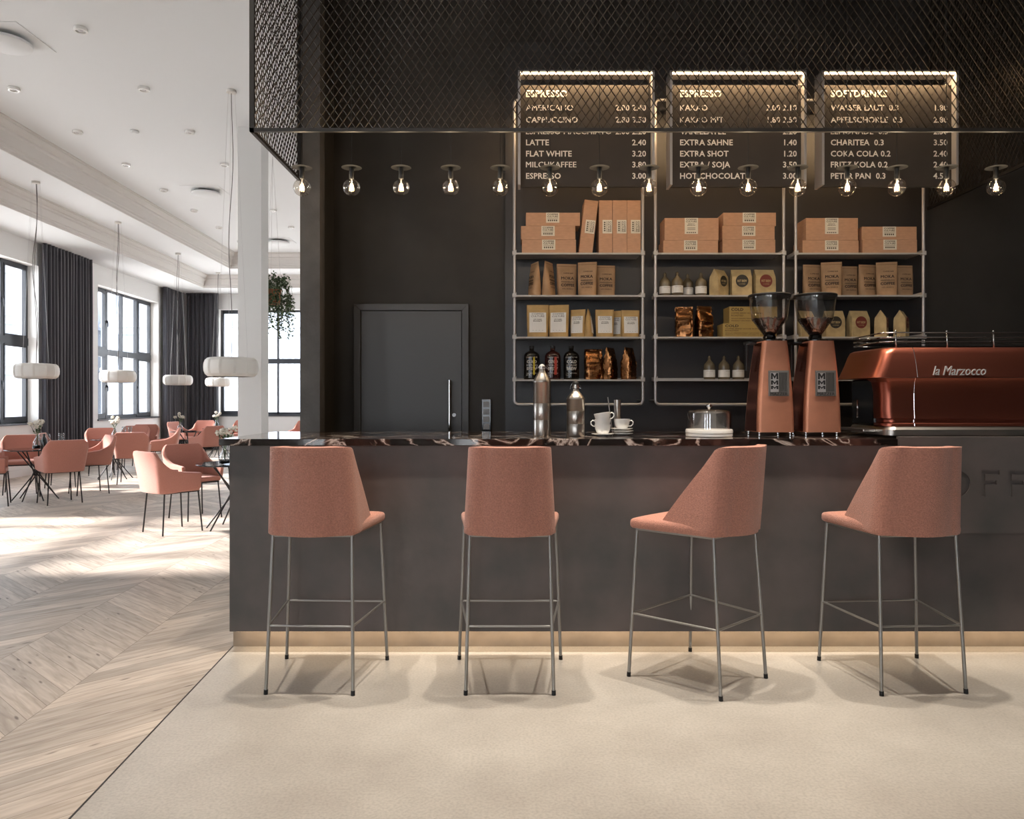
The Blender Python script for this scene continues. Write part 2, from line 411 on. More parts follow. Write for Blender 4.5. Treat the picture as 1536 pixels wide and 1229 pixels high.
# stepped tray ceiling
def c1(y): return -6.25-.040*(y-9.15)
def c2(y): return -7.61-.047*(y-18.47)
m = MB()
m.prism([(-9.6, -5.2), (c2(-5.2), -5.2), (c2(18.47), 18.47), (-1.2, 18.47), (-1.2, 19.85), (-9.6, 19.85)], 4.06, 5.0)
m.prism([(c2(-5.2), -5.2), (c1(-5.2), -5.2), (c1(17.49), 17.49), (-1.2, 17.49), (-1.2, 18.47), (c2(18.47), 18.47)], 4.36, 5.0)
m.prism([(c1(-5.2), -5.2), (5.2, -5.2), (5.2, 5.6), (-1.2, 5.6), (-1.2, 17.49), (c1(17.49), 17.49)], 4.71, 5.0)
struct(m.build('ceiling', CEIL))
struct(MB().prism([(-1.30, 3.9), (5, 3.9), (5, 5.47), (-1.30, 5.47)], 4.69, 4.709).build('ceiling', BLACKWALL))
def cornice(cf, yc, z0, z1, name):
    h = z1-z0; prof = [(0, z0), (.02, z0), (.02, z0+.10*h), (.035, z0+.14*h), (.035, z0+.24*h), (.05, z0+.27*h), (.06, z0+.42*h), (.075, z0+.60*h),
                       (.10, z0+.66*h), (.10, z0+.74*h), (.13, z0+.78*h), (.16, z0+.90*h), (.16, z1-.02), (.19, z1-.015), (.19, z1)]
    m = MB(); vs = []; n = len(prof)
    for (px, py, fx, fy) in ((cf(-5), -5, 1, 0), (cf(yc), yc, 1, -1), (-1.3, yc, 0, -1)):
        for d, z in prof: vs.append((px+fx*d, py+fy*d, z))
    fs = [(k*n+i, k*n+i+1, (k+1)*n+i+1, (k+1)*n+i) for k in range(2) for i in range(n-1)]
    m.add(vs, [f[::-1] for f in fs]); o = m.build(name, MOULD); struct(o); return o
cornice(c1, 17.49, 4.36, 4.71, 'trim_3'); cornice(c2, 18.47, 4.06, 4.36, 'trim_4')
# skirting
m = MB(); m.prism([(wx(-5), -5), (wx(-5)+.02, -5), (wx(19.55)+.02, 19.55), (wx(19.55), 19.55)], 0, .12)
struct(m.build('baseboard_left', WHITE_WALL))
struct(MB().box(wx(19.5)+.02, -1.36, BW-.02, BW, 0, .12).build('baseboard_back', WHITE_WALL))

# windows
def window(n, M, w, h, bays=4):
    """M maps local x (along), y (0 = room side face of the frame, +y out), z up"""
    root = thing('window_%d' % n, None, None); root['kind'] = 'structure'; root.matrix_world = M
    f = MB(); t = .055
    f.box(0, w, 0, .07, 0, t+.02); f.box(0, w, 0, .07, h-t, h); f.box(0, t, 0, .07, 0, h); f.box(w-t, w, 0, .07, 0, h)
    f.box(0, w, -.01, .08, h*.49, h*.49+.13)
    for i in range(1, bays):
        ww = .075 if i % 2 else .045
        f.box(w*i/bays-ww/2, w*i/bays+ww/2, -.008 if i % 2 else 0, .07, 0, h)
    for i in (0, bays-1):             # casement sashes in the outer bays
        a = w*i/bays+.05; b = w*(i+1)/bays-.05
        for z0, z1 in ((.07, h*.49), (h*.49+.13, h-.055)):
            for q in ((a, a+.03, z0, z1), (b-.03, b, z0, z1), (a, b, z0, z0+.04), (a, b, z1-.04, z1)):
                f.box(q[0], q[1], -.012, .05, q[2], q[3])
    f.build('window_frame', WINM, root)
    g = MB(); g.box(.02, w-.02, .035, .041, .02, h-.02); g.build('pane', GLASS, root)
    for i in (1, bays-1):
        for z in (h*.25, h*.75):
            k = MB(); k.box(w*i/bays-.012, w*i/bays+.012, -.03, -.008, z-.03, z+.03); k.box(w*i/bays-.008, w*i/bays+.008, -.045, -.03, z-.11, z+.01)
            k.build('window_handle', WINM, root)
    MB().box(-.02, w+.02, -.21, .02, -.03, 0).build('window_sill', WINM, root)
    return root
for i, (a, b) in enumerate(OPEN):
    d = Vector((wx(b)-wx(a), b-a, 0)); L_ = d.length; d.normalize()
    out = Vector((-d.y, d.x, 0))
    o = Vector((wx(a), a, SILL))+out*.185
    M = Matrix((( -d.x, out.x, 0, (o+d*L_).x), (-d.y, out.y, 0, (o+d*L_).y), (0, 0, 1, SILL), (0, 0, 0, 1)))
    # keep right-handed: local x runs back to front
    M = Matrix(((d.x, out.x, 0, o.x), (d.y, out.y, 0, o.y), (0, 0, 1, SILL), (0, 0, 0, 1)))
    window(i+1, M, L_, HEAD-SILL)
for i, (a, b) in enumerate(BO):
    M = Matrix(((1, 0, 0, a), (0, 1, 0, BW+.18), (0, 0, 1, SILL), (0, 0, 0, 1)))
    window(6+i, M, b-a, HEAD-SILL)
for i, (a, b) in enumerate(FO):  # frames and panes of the added light openings, never in view
    m = MB(); m.box(a, b, -5.14, -5.08, .2, .27); m.box(a, b, -5.14, -5.08, 4.23, 4.3); m.box(a, b, -5.14, -5.08, 2.4, 2.47)
    for q in (a, b-.06): m.box(q, q+.06, -5.14, -5.08, .2, 4.3)
    r_ = thing('window_%d' % (8+i), None, None); r_['kind'] = 'structure'
    m.build('window_frame', WINM, r_); MB().box(a, b, -5.115, -5.109, .2, 4.3).build('pane', GLASS, r_)

# door in the bar back wall
dr = thing('door_1', None, None, (0, 0, 0)); dr['kind'] = 'structure'
y = 5.43; a, b, t = X(531, y), X(703, y), Z(456, y); fw = .048
m = MB(); m.prism([(a, 0), (a+fw, 0), (a+fw, t-fw), (a, t)], 0, 1, Matrix(((1, 0, 0, 0), (0, 0, .05, 5.42), (0, 1, 0, 0), (0, 0, 0, 1))))
m.prism([(b-fw, 0), (b, 0), (b, t), (b-fw, t-fw)], 0, 1, Matrix(((1, 0, 0, 0), (0, 0, .05, 5.42), (0, 1, 0, 0), (0, 0, 0, 1))))
m.prism([(a, t), (a+fw, t-fw), (b-fw, t-fw), (b, t)], 0, 1, Matrix(((1, 0, 0, 0), (0, 0, .05, 5.42), (0, 1, 0, 0), (0, 0, 0, 1))))
m.build('door_frame', DOORM, dr, bevel=.002)
MB().box(a+fw+.003, b-fw-.003, 5.432, 5.47, 0.01, t-fw-.003).build('door_leaf', DOORM, dr, bevel=.002)
hx = X(674, 5.37)
m = MB(); m.tube([(hx, 5.375, Z(570, 5.37)), (hx, 5.375, .75)], .012, 12)
for z in (1.35, .85): m.tube([(hx, 5.375, z), (hx, 5.435, z)], .008, 8)
m.build('door_handle', CHROME, dr, smooth=True, auto=40)
dr2 = [c for c in dr.children if c.name.startswith('door_leaf')][0]
k = MB(); k.lathe([(.0, 0), (.014, 0), (.014, .012), (0, .012)], 16, M=Matrix.Translation((hx+.03, 5.432, 1.19)) @ Matrix.Rotation(PI/2, 4, 'X')); k.build('lock', CHROME, dr)

# switch panel
sw = thing('light_switch', 'black four-gang switch and socket strip with grey inserts on the dark wall beside the door', 'light switch', (X(729.5, 5.44), 5.452, 1.1))
MB().box(-.034, .034, -.012, .018, -.03, .205).build('frame', BLACKGL, sw, bevel=.003)
for i in range(4):
    m = MB(); z = -.015+i*.054; m.box(-.022, .022, -.016, -.011, z, z+.040); m.build('rocker', SWITCH, sw, bevel=.002)

# outside
struct(MB().box(-90, 60, -40, 120, -.6, -.4).build('ground', STREET))
def facade(name, x0, x1, y0, y1, h, face, label):
    r = thing(name, label, 'building'); MB().box(x0, x1, y0, y1, -.4, h).build('wall', FACADE, r)
    tr = MB(); wn = []
    n = int(((y1-y0) if face == 'x' else (x1-x0))/3.4)
    for i in range(n):
        for z in (1.0, 4.6, 8.2):
            if face == 'x':
                q = y0+1.2+i*3.4; m = MB().box(x1, x1+.06, q, q+1.5, z, z+2.1); tr.box(x1, x1+.18, q-.2, q+1.7, z+2.1, z+2.35)
            else:
                q = x0+1.2+i*3.4; m = MB().box(q, q+1.5, y0-.06, y0, z, z+2.1); tr.box(q-.2, q+1.7, y0-.18, y0, z+2.1, z+2.35)
            m.build('window', FACADEW, r)
    for z in (3.7, 7.3):
        if face == 'x': tr.box(x1, x1+.22, y0, y1, z, z+.25)
        else: tr.box(x0, x1, y0-.22, y0, z, z+.25)
    tr.build('ledge', FACADE, r)
facade('apartment_building', -44, -36, 38, 88, 11, 'x', 'pale grey building seen faintly through the left side windows')
facade('apartment_building', -34, 6, 62, 70, 11, 'y', 'pale grey building seen faintly through the far end windows')

# ================================================================== BAR COUNTER
bc = thing('bar_counter', 'long dark plaster bar counter with glowing toe kick behind the four stools', 'bar counter', (0, 3.85, 0))
XL = X(344, 3.85)
MB().box(XL, 3.6, 0, .87, .108, 1.066).build('body', BARPLASTER, bc, bevel=.003)
MB().box(X(350, 3.95), 3.5, .10, .80, 0, .108).build('toe_kick', KICK, bc)
MB().box(X(360, 3.93), 3.4, .025,   .045, .101, .107).build('led_strip', LEDK, bc)
XE = X(1346, 3.84)
# raised fascia under the coffee machine with carved lettering
yp = 3.815
pm = MB(); pm.box(XE, 3.6, yp-3.85, -.0005, Z(800, yp), 1.112)
panel = pm.build('lettered_fascia', BARPLASTER); panel.location = (0, 3.85, 0); tag(panel, 'raised dark panel with carved letters on the bar front under the coffee machine', 'panel')
cut = MB(); zc = Z(745, yp); cap = Z(706, yp)-zc
def arc_band(cx, cz, ro, ri, q0, q1, n=40, closed=False):
    k = n if closed else n+1; vs = []
    for r_, yy in ((ro, 0), (ri, 0), (ri, 1), (ro, 1)):
        for i in range(k):
            q = q0+(q1-q0)*i/n; vs.append((cx+r_*math.cos(q), (yp-3.85-.02) if yy == 0 else (yp-3.85+.007), cz+r_*math.sin(q)))
    fs = []
    for a_ in range(4):
        b_ = (a_+1) % 4
        for i in range(n): j = (i+1) % k; fs.append((a_*k+i, a_*k+j, b_*k+j, b_*k+i))
    if not closed: fs += [(0, k, 2*k, 3*k), (n, 3*k+n, 2*k+n, k+n)]
    return vs, fs
SW = .020; MX = Matrix(((1, 0, 0, 0), (0, 0, 1, yp-3.85-.02), (0, 1, 0, 0), (0, 0, 0, 1)))
cut.add(*arc_band(X(1388, yp), zc+cap/2, cap/2, cap/2-SW, R(45), R(315)))
cut.add(*arc_band(X(1436, yp), zc+cap/2, cap/2, cap/2-SW, 0, 2*PI, 48, True))
for c0, low in ((1472, 0), (1512, 0), (1554, 1), (1594, 1)):
    x0 = X(c0, yp); w_ = 27*yp/F; h1, h2 = zc+cap*.46, zc+cap*.46+SW
    P = [(x0, zc)]+([(x0+w_, zc), (x0+w_, zc+SW), (x0+SW, zc+SW)] if low else [(x0+SW, zc)])+[(x0+SW, h1), (x0+w_*.85, h1), (x0+w_*.85, h2), (x0+SW, h2), (x0+SW, zc+cap-SW), (x0+w_, zc+cap-SW), (x0+w_, zc+cap), (x0, zc+cap)]
    cut.prism(P, 0, .027, MX)
cuto = cut.build('cutter', BARPLASTER)
import bmesh
bm = bmesh.new(); bm.from_mesh(cuto.data); bmesh.ops.remove_doubles(bm, verts=bm.verts, dist=1e-6); bmesh.ops.recalc_face_normals(bm, faces=bm.faces); bm.to_mesh(cuto.data); bm.free()
bo = panel.modifiers.new('carve', 'BOOLEAN'); bo.operation = 'DIFFERENCE'; bo.solver = 'EXACT'; bo.object = cuto
cuto.location = (0, 3.85, 0)
bpy.context.view_layer.update()
dg = bpy.context.evaluated_depsgraph_get(); me = bpy.data.meshes.new_from_object(panel.evaluated_get(dg))
panel.modifiers.clear(); panel.data = me; bpy.data.objects.remove(cuto)
# marble top
wt = thing('marble_worktop', 'dark veined marble slab covering the left and middle of the bar', 'worktop', (0, 3.83, 1.066))
MB().box(X(328, 3.83), XE-.002, 0, .90, 0, .034).build('slab', MARBLE, wt, bevel=.002)
MB().box(XE, 3.6, .02, .90, 0, .034).build('slab', MARBLE, wt)

# ================================================================== BAR STOOLS
def ushell(w0, w1, L, r, z0, ht, yb, lean, thick, ncol=41, nrow=12, bow=.02, flare_side=0, rowz=None):
    """U-shaped upholstered shell open towards +y. ht(d) = top height at path distance d from a free end."""
    side = L; arc = PI/2*r
    def path(s, w):                     # s 0..1 along the whole U
        tot = 2*side+2*arc+2*(w-r); d = s*tot
        if d < side-1e-9: return (w, yb+r+side-d, d)
        d2 = d-side
        if d2 < arc: q = d2/r; return (w-r+r*math.cos(q), yb+r-r*math.sin(q), d)
        d3 = d2-arc
        if d3 < 2*(w-r):
            xx = (w-r)-d3; return (xx, yb-bow*(1-(xx/(w-r))**2) , min(d, tot-d))
        d4 = d3-2*(w-r)
        if d4 < arc: q = d4/r; return (-(w-r)-r*math.sin(q), yb+r-r*math.cos(q), tot-d)
        return (-w, yb+r+d4-arc, tot-d)
    g = []
    for i in range(nrow+1):
        t = i/nrow; row = []
        for j in range(ncol):
            s = j/(ncol-1); x, y, d = path(s, w0); top = ht(d); zl = z0+(.028*(1-min(1, d/.34))**1.5); z = zl+(top-zl)*t
            k = (z-z0)/max(1e-6, ht(9)-z0)
            x1, y1, _ = path(s, w0+(w1-w0)*k)
            row.append((x1, y1-lean*k*(1 if y < yb+r*1.5 else max(0, 1-(y-yb-r*1.5)/.25)), z))
        g.append(row)
    m = MB(); vs = [p for r_ in g for p in r_]; n = ncol
    m.add(vs, [(i*n+j, i*n+j+1, (i+1)*n+j+1, (i+1)*n+j) for i in range(nrow) for j in range(n-1)])
    return m
def shell_obj(m, name, material, parent, thick):
    o = m.build(name, material, parent, smooth=True)
    so = o.modifiers.new('solid', 'SOLIDIFY'); so.thickness = thick; so.offset = 1
    b = o.modifiers.new('bevel', 'BEVEL'); b.width = min(.009, thick*.4); b.segments = 3; b.limit_method = 'ANGLE'; b.angle_limit = R(50)
    return o
def cushion(name, material, parent, pts, z0, z1, crown, bev):
    """rounded slab with a crowned top; pts = plan outline corners (back-left, back-right, front-right, front-left)"""
    m = MB(); n = 14; vs = []
    def P(u, v):
        bl, br, fr, fl = [Vector(p) for p in pts]
        return (bl*(1-u)+br*u)*(1-v)+(fl*(1-u)+fr*u)*v
    for top in (0, 1):
        for i in range(n+1):
            for j in range(n+1):
                u, v = j/n, i/n; p = P(u, v); c = (1-(2*u-1)**4)*(1-(2*v-1)**4)
                vs.append((p.x, p.y, (z1+crown*c*(1-.3*v)) if top else z0))
    k = (n+1)**2; fs = []
    for i in range(n):
        for j in range(n):
            a = i*(n+1)+j; fs.append((a, a+n+1, a+n+2, a+1)); fs.append((k+a, k+a+1, k+a+n+2, k+a+n+1))
    ring = [j for j in range(n+1)]+[i*(n+1)+n for i in range(1, n+1)]+[n*(n+1)+j for j in range(n-1, -1, -1)]+[i*(n+1) for i in range(n-1, 0, -1)]
    for i in range(len(ring)):
        a, b = ring[i], ring[(i+1) % len(ring)]; fs.append((a, b, b+k, a+k))
    m.add(vs, fs); o = m.build(name, material, parent, smooth=True)
    b = o.modifiers.new('bevel', 'BEVEL'); b.width = bev; b.segments = 4; b.limit_method = 'ANGLE'; b.angle_limit = R(45)
    return o
def make_stool():
    root = thing('bar_stool', '', 'bar stool', group='bar stools along the counter')
    cushion('seat', FABRIC, root, [(-.195, -.20), (.195, -.20), (.246, .235), (-.246, .235)], .695, .742, .022, .018)
    def ht(d):
        v = .035+.352*min(1, d/.245)
        if d > .245: v = .387+.006*min(1, (d-.245)/.03)
        return .70+v
    sh = ushell(.208, .184, .225, .08, .70, ht, -.222, .045, .035, ncol=61, bow=.042)
    shell_obj(sh, 'backrest', FABRIC, root, .036)
    tops = {(-1, -1): (-.178, -.178, .70), (1, -1): (.178, -.178, .70), (-1, 1): (-.226, .20, .70), (1, 1): (.226, .20, .70)}
    feet = {(-1, -1): (-.194, -.225, .0), (1, -1): (.194, -.225, 0), (-1, 1): (-.254, .228, 0), (1, 1): (.254, .228, 0)}
    at = {}
    for k in tops:
        a, b = Vector(tops[k]), Vector(feet[k]); at[k] = b+(a-b)*(.297/.70)
        lg = MB().tube([a, b+(a-b)*.028], .0078, 12).build('leg', LEGM, root, smooth=True, auto=50)
        MB().tube([b+(a-b)*.03, b], .0095, 12).build('foot_cap', RUBBER, lg, smooth=True, auto=50)
    for p, q in (((-1, -1), (1, -1)), ((-1, 1), (1, 1)), ((-1, -1), (-1, 1)), ((1, -1), (1, 1))):
        MB().tube([at[p], at[q]], .0052, 10).build('stretcher', LEGM, root, smooth=True, auto=50)
    m = MB()
    for p, q in (((-1, -1), (1, -1)), ((-1, 1), (1, 1)), ((-1, -1), (-1, 1)), ((1, -1), (1, 1))):
        m.tube([Vector(tops[p])-Vector((0, 0, .006)), Vector(tops[q])-Vector((0, 0, .006))], .0068, 8)
    m.build('seat_frame', LEGM, root, smooth=True, auto=50)
    return root
stool = make_stool()
ST = [((-.885, 3.525, 0), R(-2), 'coral bar stool nearest the left end of the bar, seat corner showing at its right'),
      ((-.01, 3.523, 0), 0, 'coral upholstered bar stool seen squarely from behind, in front of the steel bottles'),
      ((.89, 3.53, 0), R(43), 'coral upholstered bar stool turned diagonally, its pale seat showing at left'),
      ((1.80, 3.527, 0), R(4), 'coral upholstered bar stool at the right, overlapping the carved lettering panel')]
for i, (l, rz, lab) in enumerate(ST):
    if i == 0: stool.location = l; stool.rotation_euler = (0, 0, rz); stool['label'] = lab
    else: clone(stool, l, rz, lab)

# ================================================================== MESH CANOPY
YC, YE, XCL, XCR, ZB, ZT = 3.85, 4.72, -1.350, 3.03, 2.68, 4.69
cn = thing('mesh_canopy', 'dark expanded metal mesh box hanging over the whole bar', 'canopy', (0, YC, ZB))
def mesh_panel(n, plane, a0, a1, z0, z1, at):
    A, B = .0219, .0322; m = MB(); na = int((a1-a0)/A); nb = int((z1-z0)/B); hw = .0014; dp = .0045
    if plane == 'x': A = (a1-a0)/round((a1-a0)/A); na = round((a1-a0)/A)
    L_ = math.hypot(A, B)
    for j in range(nb):
        for i in range(na):
            s = 1 if (i+j) % 2 == 0 else -1
            p = (a0+i*A, z0+(j if s > 0 else j+1)*B); q = (a0+(i+1)*A, z0+(j+1 if s > 0 else j)*B)
            ta, tz = (q[0]-p[0])/L_, (q[1]-p[1])/L_; na_, nz = -tz*hw, ta*hw
            sk = .0022*(1 if s > 0 else -1)
            vs = []
            for (c, d) in (p, q):
                for (sg, dd, so) in ((1, 0, 0), (-1, 0, 0), (-1, dp, sk), (1, dp, sk)):
                    ca, cz = c+na_*sg, d+nz*sg-abs(so)
                    vs.append((ca, at+dd, cz) if plane == 'x' else (at+dd, ca, cz))
            m.add(vs, [(0, 1, 5, 4), (1, 2, 6, 5), (2, 3, 7, 6), (3, 0, 4, 7)])
    return m
mesh_panel('f', 'x', XCL+.02, XCR-.02, .02, 1.9, .004).build('front_mesh', MESHM, cn)
mesh_panel('l', 'y', .02, YE-YC, .02, 1.9, XCL+.004).build('side_mesh', MESHM, cn)
mesh_panel('r', 'y', .02, 5.44-YC, .02, 1.9, XCR-.012).build('side_mesh', MESHM, cn)
m = MB(); t = .018
m.box(XCL, XCR, 0, t, 0, t)
m.box(XCL, XCL+t, 0, YE-YC-.002, 0, t); m.box(XCR-t, XCR, 0, 5.44-YC, 0, t)
m.box(XCL, XCL+.024, 0, t, 0, ZT-ZB); m.box(XCR-.024, XCR, 0, t, 0, ZT-ZB)
m.box(XCL, XCL+.024, YE-YC-.016, YE-YC-.002, 0, ZT-ZB)
m.box(XCL, XCR, 0, t, ZT-ZB-t, ZT-ZB); m.box(XCL, XCL+t, 0, YE-YC-.002, ZT-ZB-t, ZT-ZB); m.box(XCR-t, XCR, 0, 5.44-YC, ZT-ZB-t, ZT-ZB)
m.build('frame', FRAMEM, cn)

# ================================================================== BULB PENDANTS
ORD = ['leftmost', 'second', 'third', 'fourth', 'fifth', 'sixth', 'seventh', 'eighth', 'ninth', 'tenth', 'eleventh', 'twelfth', 'thirteenth', 'fourteenth', 'rightmost']
def make_bulb():
    r = thing('pendant_bulb', '', 'pendant lamp', group='row of bare globe bulbs over the bar')
    MB().tube([(0, 0, 2.09), (0, 0, .11)], .0022, 6).build('cable', BLACKM, r)
    MB().lathe([(.0, .118), (.011, .118), (.0135, .112), (.0135, .052), (.011, .048), (0, .048)], 16).build('socket', BLACKM, r, smooth=True, auto=40)
    MB().lathe([(.004, .1155), (.056, .1125), (.0565, .1112), (.004, .1142)], 32).build('disc_shade', BLACKM, r, smooth=True, auto=40)
    prof = [(.010, .052)]+[(.0485*math.sin(q), .0485*math.cos(q)) for q in [R(a) for a in range(20, 181, 10)]]
    prof[-1] = (.0005, prof[-1][1])
    g = MB().lathe(prof, 24, cap=False).build('glass', BULBG, r, smooth=True)
    f = MB()
    for k in range(6):
        q = k*PI/3; a = .010
        f.tube([(a*.5*math.cos(q), a*.5*math.sin(q), .022), (a*1.25*math.cos(q), a*1.25*math.sin(q), -.018)], .0009, 5)
    f.build('filament', FILAMENT, r)
    m = MB().tube([(0, 0, .052), (0, 0, .028)], .004, 8); m.tube([(0, 0, .03), (0, 0, -.025)], .0012, 5); m.build('filament_support', ALU, r)
    return r
bulb = make_bulb(); YB = 4.2
for i in range(15):
    px = 453+74.36*i; loc = (X(px, YB), YB, Z(281.5, YB))
    lab = ('%s bare globe bulb with black disc in the row over the bar' % ORD[i]) if i in (0, 14) else ('%s bare globe bulb from the left in the row over the bar' % ORD[i])
    if i == 0: bulb.location = loc; bulb['label'] = lab
    else: clone(bulb, loc, 0, lab)
    light('POINT', loc, 2.9, WARM, shadow_soft_size=.012)

# ================================================================== MENU BOARDS
BOARDS = [(777, 982, 789, 969, [('ESPRESSO', ''), ('AMERICANO', '2.00 2.40'), ('CAPPUCCINO', '2.80 3.50'), ('ESPRESSO MACCHIATO', '2.00 2.20'), ('LATTE', '2.40'), ('FLAT WHITE', '3.20'), ('MILCHKAFFEE', '3.80'), ('ESPRESSO', '3.00')],
           'dark backlit menu board headed ESPRESSO with AMERICANO first, above the left shelf'),
          (1005, 1210, 1020, 1195, [('ESPRESSO', ''), ('KAKAO', '2.00 2.10'), ('KAKAO MIT', '1.80 2.50'), ('VANILLATEE', '2.20'), ('EXTRA SAHNE', '1.40'), ('EXTRA SHOT', '1.20'), ('EXTRA / SOJA', '3.50'), ('HOT CHOCOLATE', '3.00')],
           'dark backlit menu board headed ESPRESSO with KAKAO first, above the middle shelf'),
          (1233, 1438, 1246, 1421, [('SOFTDRINKS', ''), ('WASSER LAUT  0.3', '1.80'), ('APFELSCHORLE  0.3', '2.80'), ('LEMONADE  0.3', '2.50'), ('CHARITEA  0.3', '3.50'), ('COKA COLA 0.2', '2.40'), ('FRITZ KOLA 0.2', '2.40'), ('PETER PAN  0.3', '4.50')],
           'dark backlit menu board headed SOFTDRINKS above the right shelf')]
YF = 4.86
for (l, r_, tl, tr, rows, lab) in BOARDS:
    x0, x1 = X(l, 4.81), X(r_, 4.81); z0, z1 = Z(277, 4.81), Z(105, 4.81)
    b = thing('menu_board', lab, 'menu board', ((x0+x1)/2, 4.81, z0), group=None); h = z1-z0; w = (x1-x0)/2
    m = MB(); m.box(-w, -w+.016, 0, .12, 0, h); m.box(w-.016, w, 0, .12, 0, h); m.box(-w, w, .0, .12, h-.012, h)
    m.build('frame', ALU, b, bevel=.001)
    MB().box(-w+.017, w-.017, .05, .075, .0, Z(127.7, YF)-z0).build('panel', BOARD, b)
    MB().box(-w+.016, w-.016, .004, .016, h-.022, h-.013).build('led_strip', LED, b)
    cx = (x0+x1)/2
    for i, (s, p) in enumerate(rows):
        py = (145.5, 166, 184, 201.5, 218, 234.8, 251.2, 268.2)[i]
        cap = (9.6 if i == 0 else 8.2)*YF/F
        MB().text(s, cap, X(tl, YF)-cx, Z(py, YF)-z0, .0495, align='L', bold=.03 if i == 0 else .02).build('menu_heading' if i == 0 else 'menu_line', BTEXT, b)
        if p: MB().text(p, cap, X(tr, YF)-cx, Z(py, YF)-z0, .0495, align='R', bold=.02).build('price', BTEXT, b)
    MB().tube([(-w+.05, .06, h), (-w+.05, .06, 4.69-z0)], .003, 6).build('hanger', BLACKM, b)
    MB().tube([(w-.05, .06, h), (w-.05, .06, 4.69-z0)], .003, 6).build('hanger', BLACKM, b)
    light('AREA', (cx, 4.81+.012, z1-.026), 5.5, WARMER, shape='RECTANGLE', size=2*w-.05, size_y=.01, rot=(R(12), 0, 0))
    light('AREA', (cx, 4.81+.135, z1-.03), 4.2, WARMER, shape='RECTANGLE', size=2*w-.02, size_y=.012, rot=(R(25), 0, 0))

# ================================================================== WALL SHELVES
YS = 5.22; ROWZ = [Z(379.5, 5.205), Z(443.0, 5.205), Z(505.5, 5.205), Z(569.5, 5.205)]
SX = [(771.5, 964), (983, 1175.5), (1193.5, 1385)]
SL_ = ['left', 'middle', 'right']
for si, (l, r_) in enumerate(SX):
    x0, x1 = X(l, YS), X(r_, YS)
    s = thing('wall_shelf', '%s tubular metal wall shelf with four levels behind the bar' % ('leftmost' if si == 0 else SL_[si]), 'shelf', ((x0+x1)/2, YS, Z(607, YS)))
    w = (x1-x0)/2; h = Z(150, YS)-Z(607, YS); zb = Z(607, YS); rr = .03; rad = .0105
    pts = []
    for (cx, cz, q0) in ((w-rr, rr, -90), (w-rr, h-rr, 0), (-w+rr, h-rr, 90), (-w+rr, rr, 180)):
        for k in range(5): q = R(q0+k*22.5); pts.append((cx+rr*math.cos(q), 0, cz+rr*math.sin(q)))
    MB().tube(pts, rad, 10, closed=True).build('frame', ALU, s, smooth=True)
    for z in ROWZ:
        zz = z-zb; p = MB(); p.box(-w+.011, w-.011, -.015, .20, zz-.005, zz); p.box(-w+.011, w-.011, -.018, -.0151, zz-.011, zz+.001); p.box(-w+.011, w-.011, .19, .20, zz, zz+.016)
        p.build('shelf_board', SHELFM, s, bevel=.001)
        for sx in (-1, 1):
            q = MB(); q.box(sx*w-.014, sx*w+.014, -.016, .016, zz-.014, zz+.014); q.box(sx*(w-.013)-.002, sx*(w-.013)+.002, -.015, .20, zz, zz+.022)
            q.build('bracket', SHELFM, s, bevel=.001)
    for z in (h-.03, .03):
        for sx in (-1, 1): MB().tube([(sx*(w-.0), 0, z), (sx*w, .23, z)], .006, 8).build('wall_fixing', ALU, s)

# ---- kraft boxes
def label_on(box, w, h, y, cx, cz, rot=0, big=False):
    M = Matrix.Translation((cx, 0, cz)) @ Matrix.Rotation(rot, 4, 'Y')
    lb = MB().box(-w/2, w/2, y-.0012, y, -h/2, h/2, M).build('label', LABEL, box)
    t = MB()
    if big:
        t.text('COFFEE', h*.085, 0, h*.36, y-.0012, width=w*.8, align='C', bold=.03, depth=.0006, M=M)
        t.text('CULTURE', h*.085, 0, h*.23, y-.0012, width=w*.8, align='C', bold=.03, depth=.0006, M=M)
        for k, ww in enumerate((.5, .62)): t.text('BREW', h*.05, 0, h*(.10-.09*k), y-.0012, width=w*ww, align='C', bold=.03, depth=.0006, M=M)
        for k in range(3): t.box(-w*.3, w*.3, y-.002, y-.0012, h*(-.12-.06*k), h*(-.10-.06*k), M)
        for k in range(5): t.box(-w*.36+k*w*.15, -w*.26+k*w*.15, y-.002, y-.0012, -h*.44, -h*.38, M)
    else:
        t.text('COFFEE', h*.16, 0, h*.24, y-.0012, width=w*.8, align='C', bold=.03, depth=.0006, M=M)
        t.text('CULTURE', h*.16, 0, h*.02, y-.0012, width=w*.8, align='C', bold=.03, depth=.0006, M=M)
        t.box(-w*.4, w*.4, y-.002, y-.0012, -h*.12, -h*.09, M)
        for k in range(5): t.box(-w*.36+k*w*.15, -w*.26+k*w*.15, y-.002, y-.0012, -h*.36, -h*.2, M)
    t.build('print', INKG, lb)
def kbox(l, r_, top, bot, z, lab, d=.17, lw=20, lh=15, lcx=None, ltop=None, yf=5.215, rot=0, vert=False, big=False, grp='brown cardboard boxes on the top shelves'):
    x0, x1 = X(l, yf), X(r_, yf); h = (bot-top)*yf/F
    o = thing('cardboard_box', lab, 'box', ((x0+x1)/2, yf, z), group=grp); w = (x1-x0)/2
    if vert == 'lean':
        o.rotation_euler = (0, R(6.5), 0)
    MB().box(-w, w, 0, d, 0, h-.001).build('carton', KRAFT, o, bevel=.0012)
    if not vert: MB().box(-w-.0006, w+.0006, -.0008, 0, h-.0065, h-.0052).build('lid_edge', INKG, o) if False else None
    lc = 0 if lcx is None else X(lcx, yf)-(x0+x1)/2
    lw_, lh_ = lw*yf/F, lh*yf/F
    if vert: label_on(o, lh_*1.35, lw_*.72, 0, w-lh_*.5 if vert != 'lean' else w*.12+.005, h*.5, rot=R(90))
    else: label_on(o, lw_, lh_, 0, lc, h-lh_/2-.001, big=big)
    return h
z = ROWZ[0]
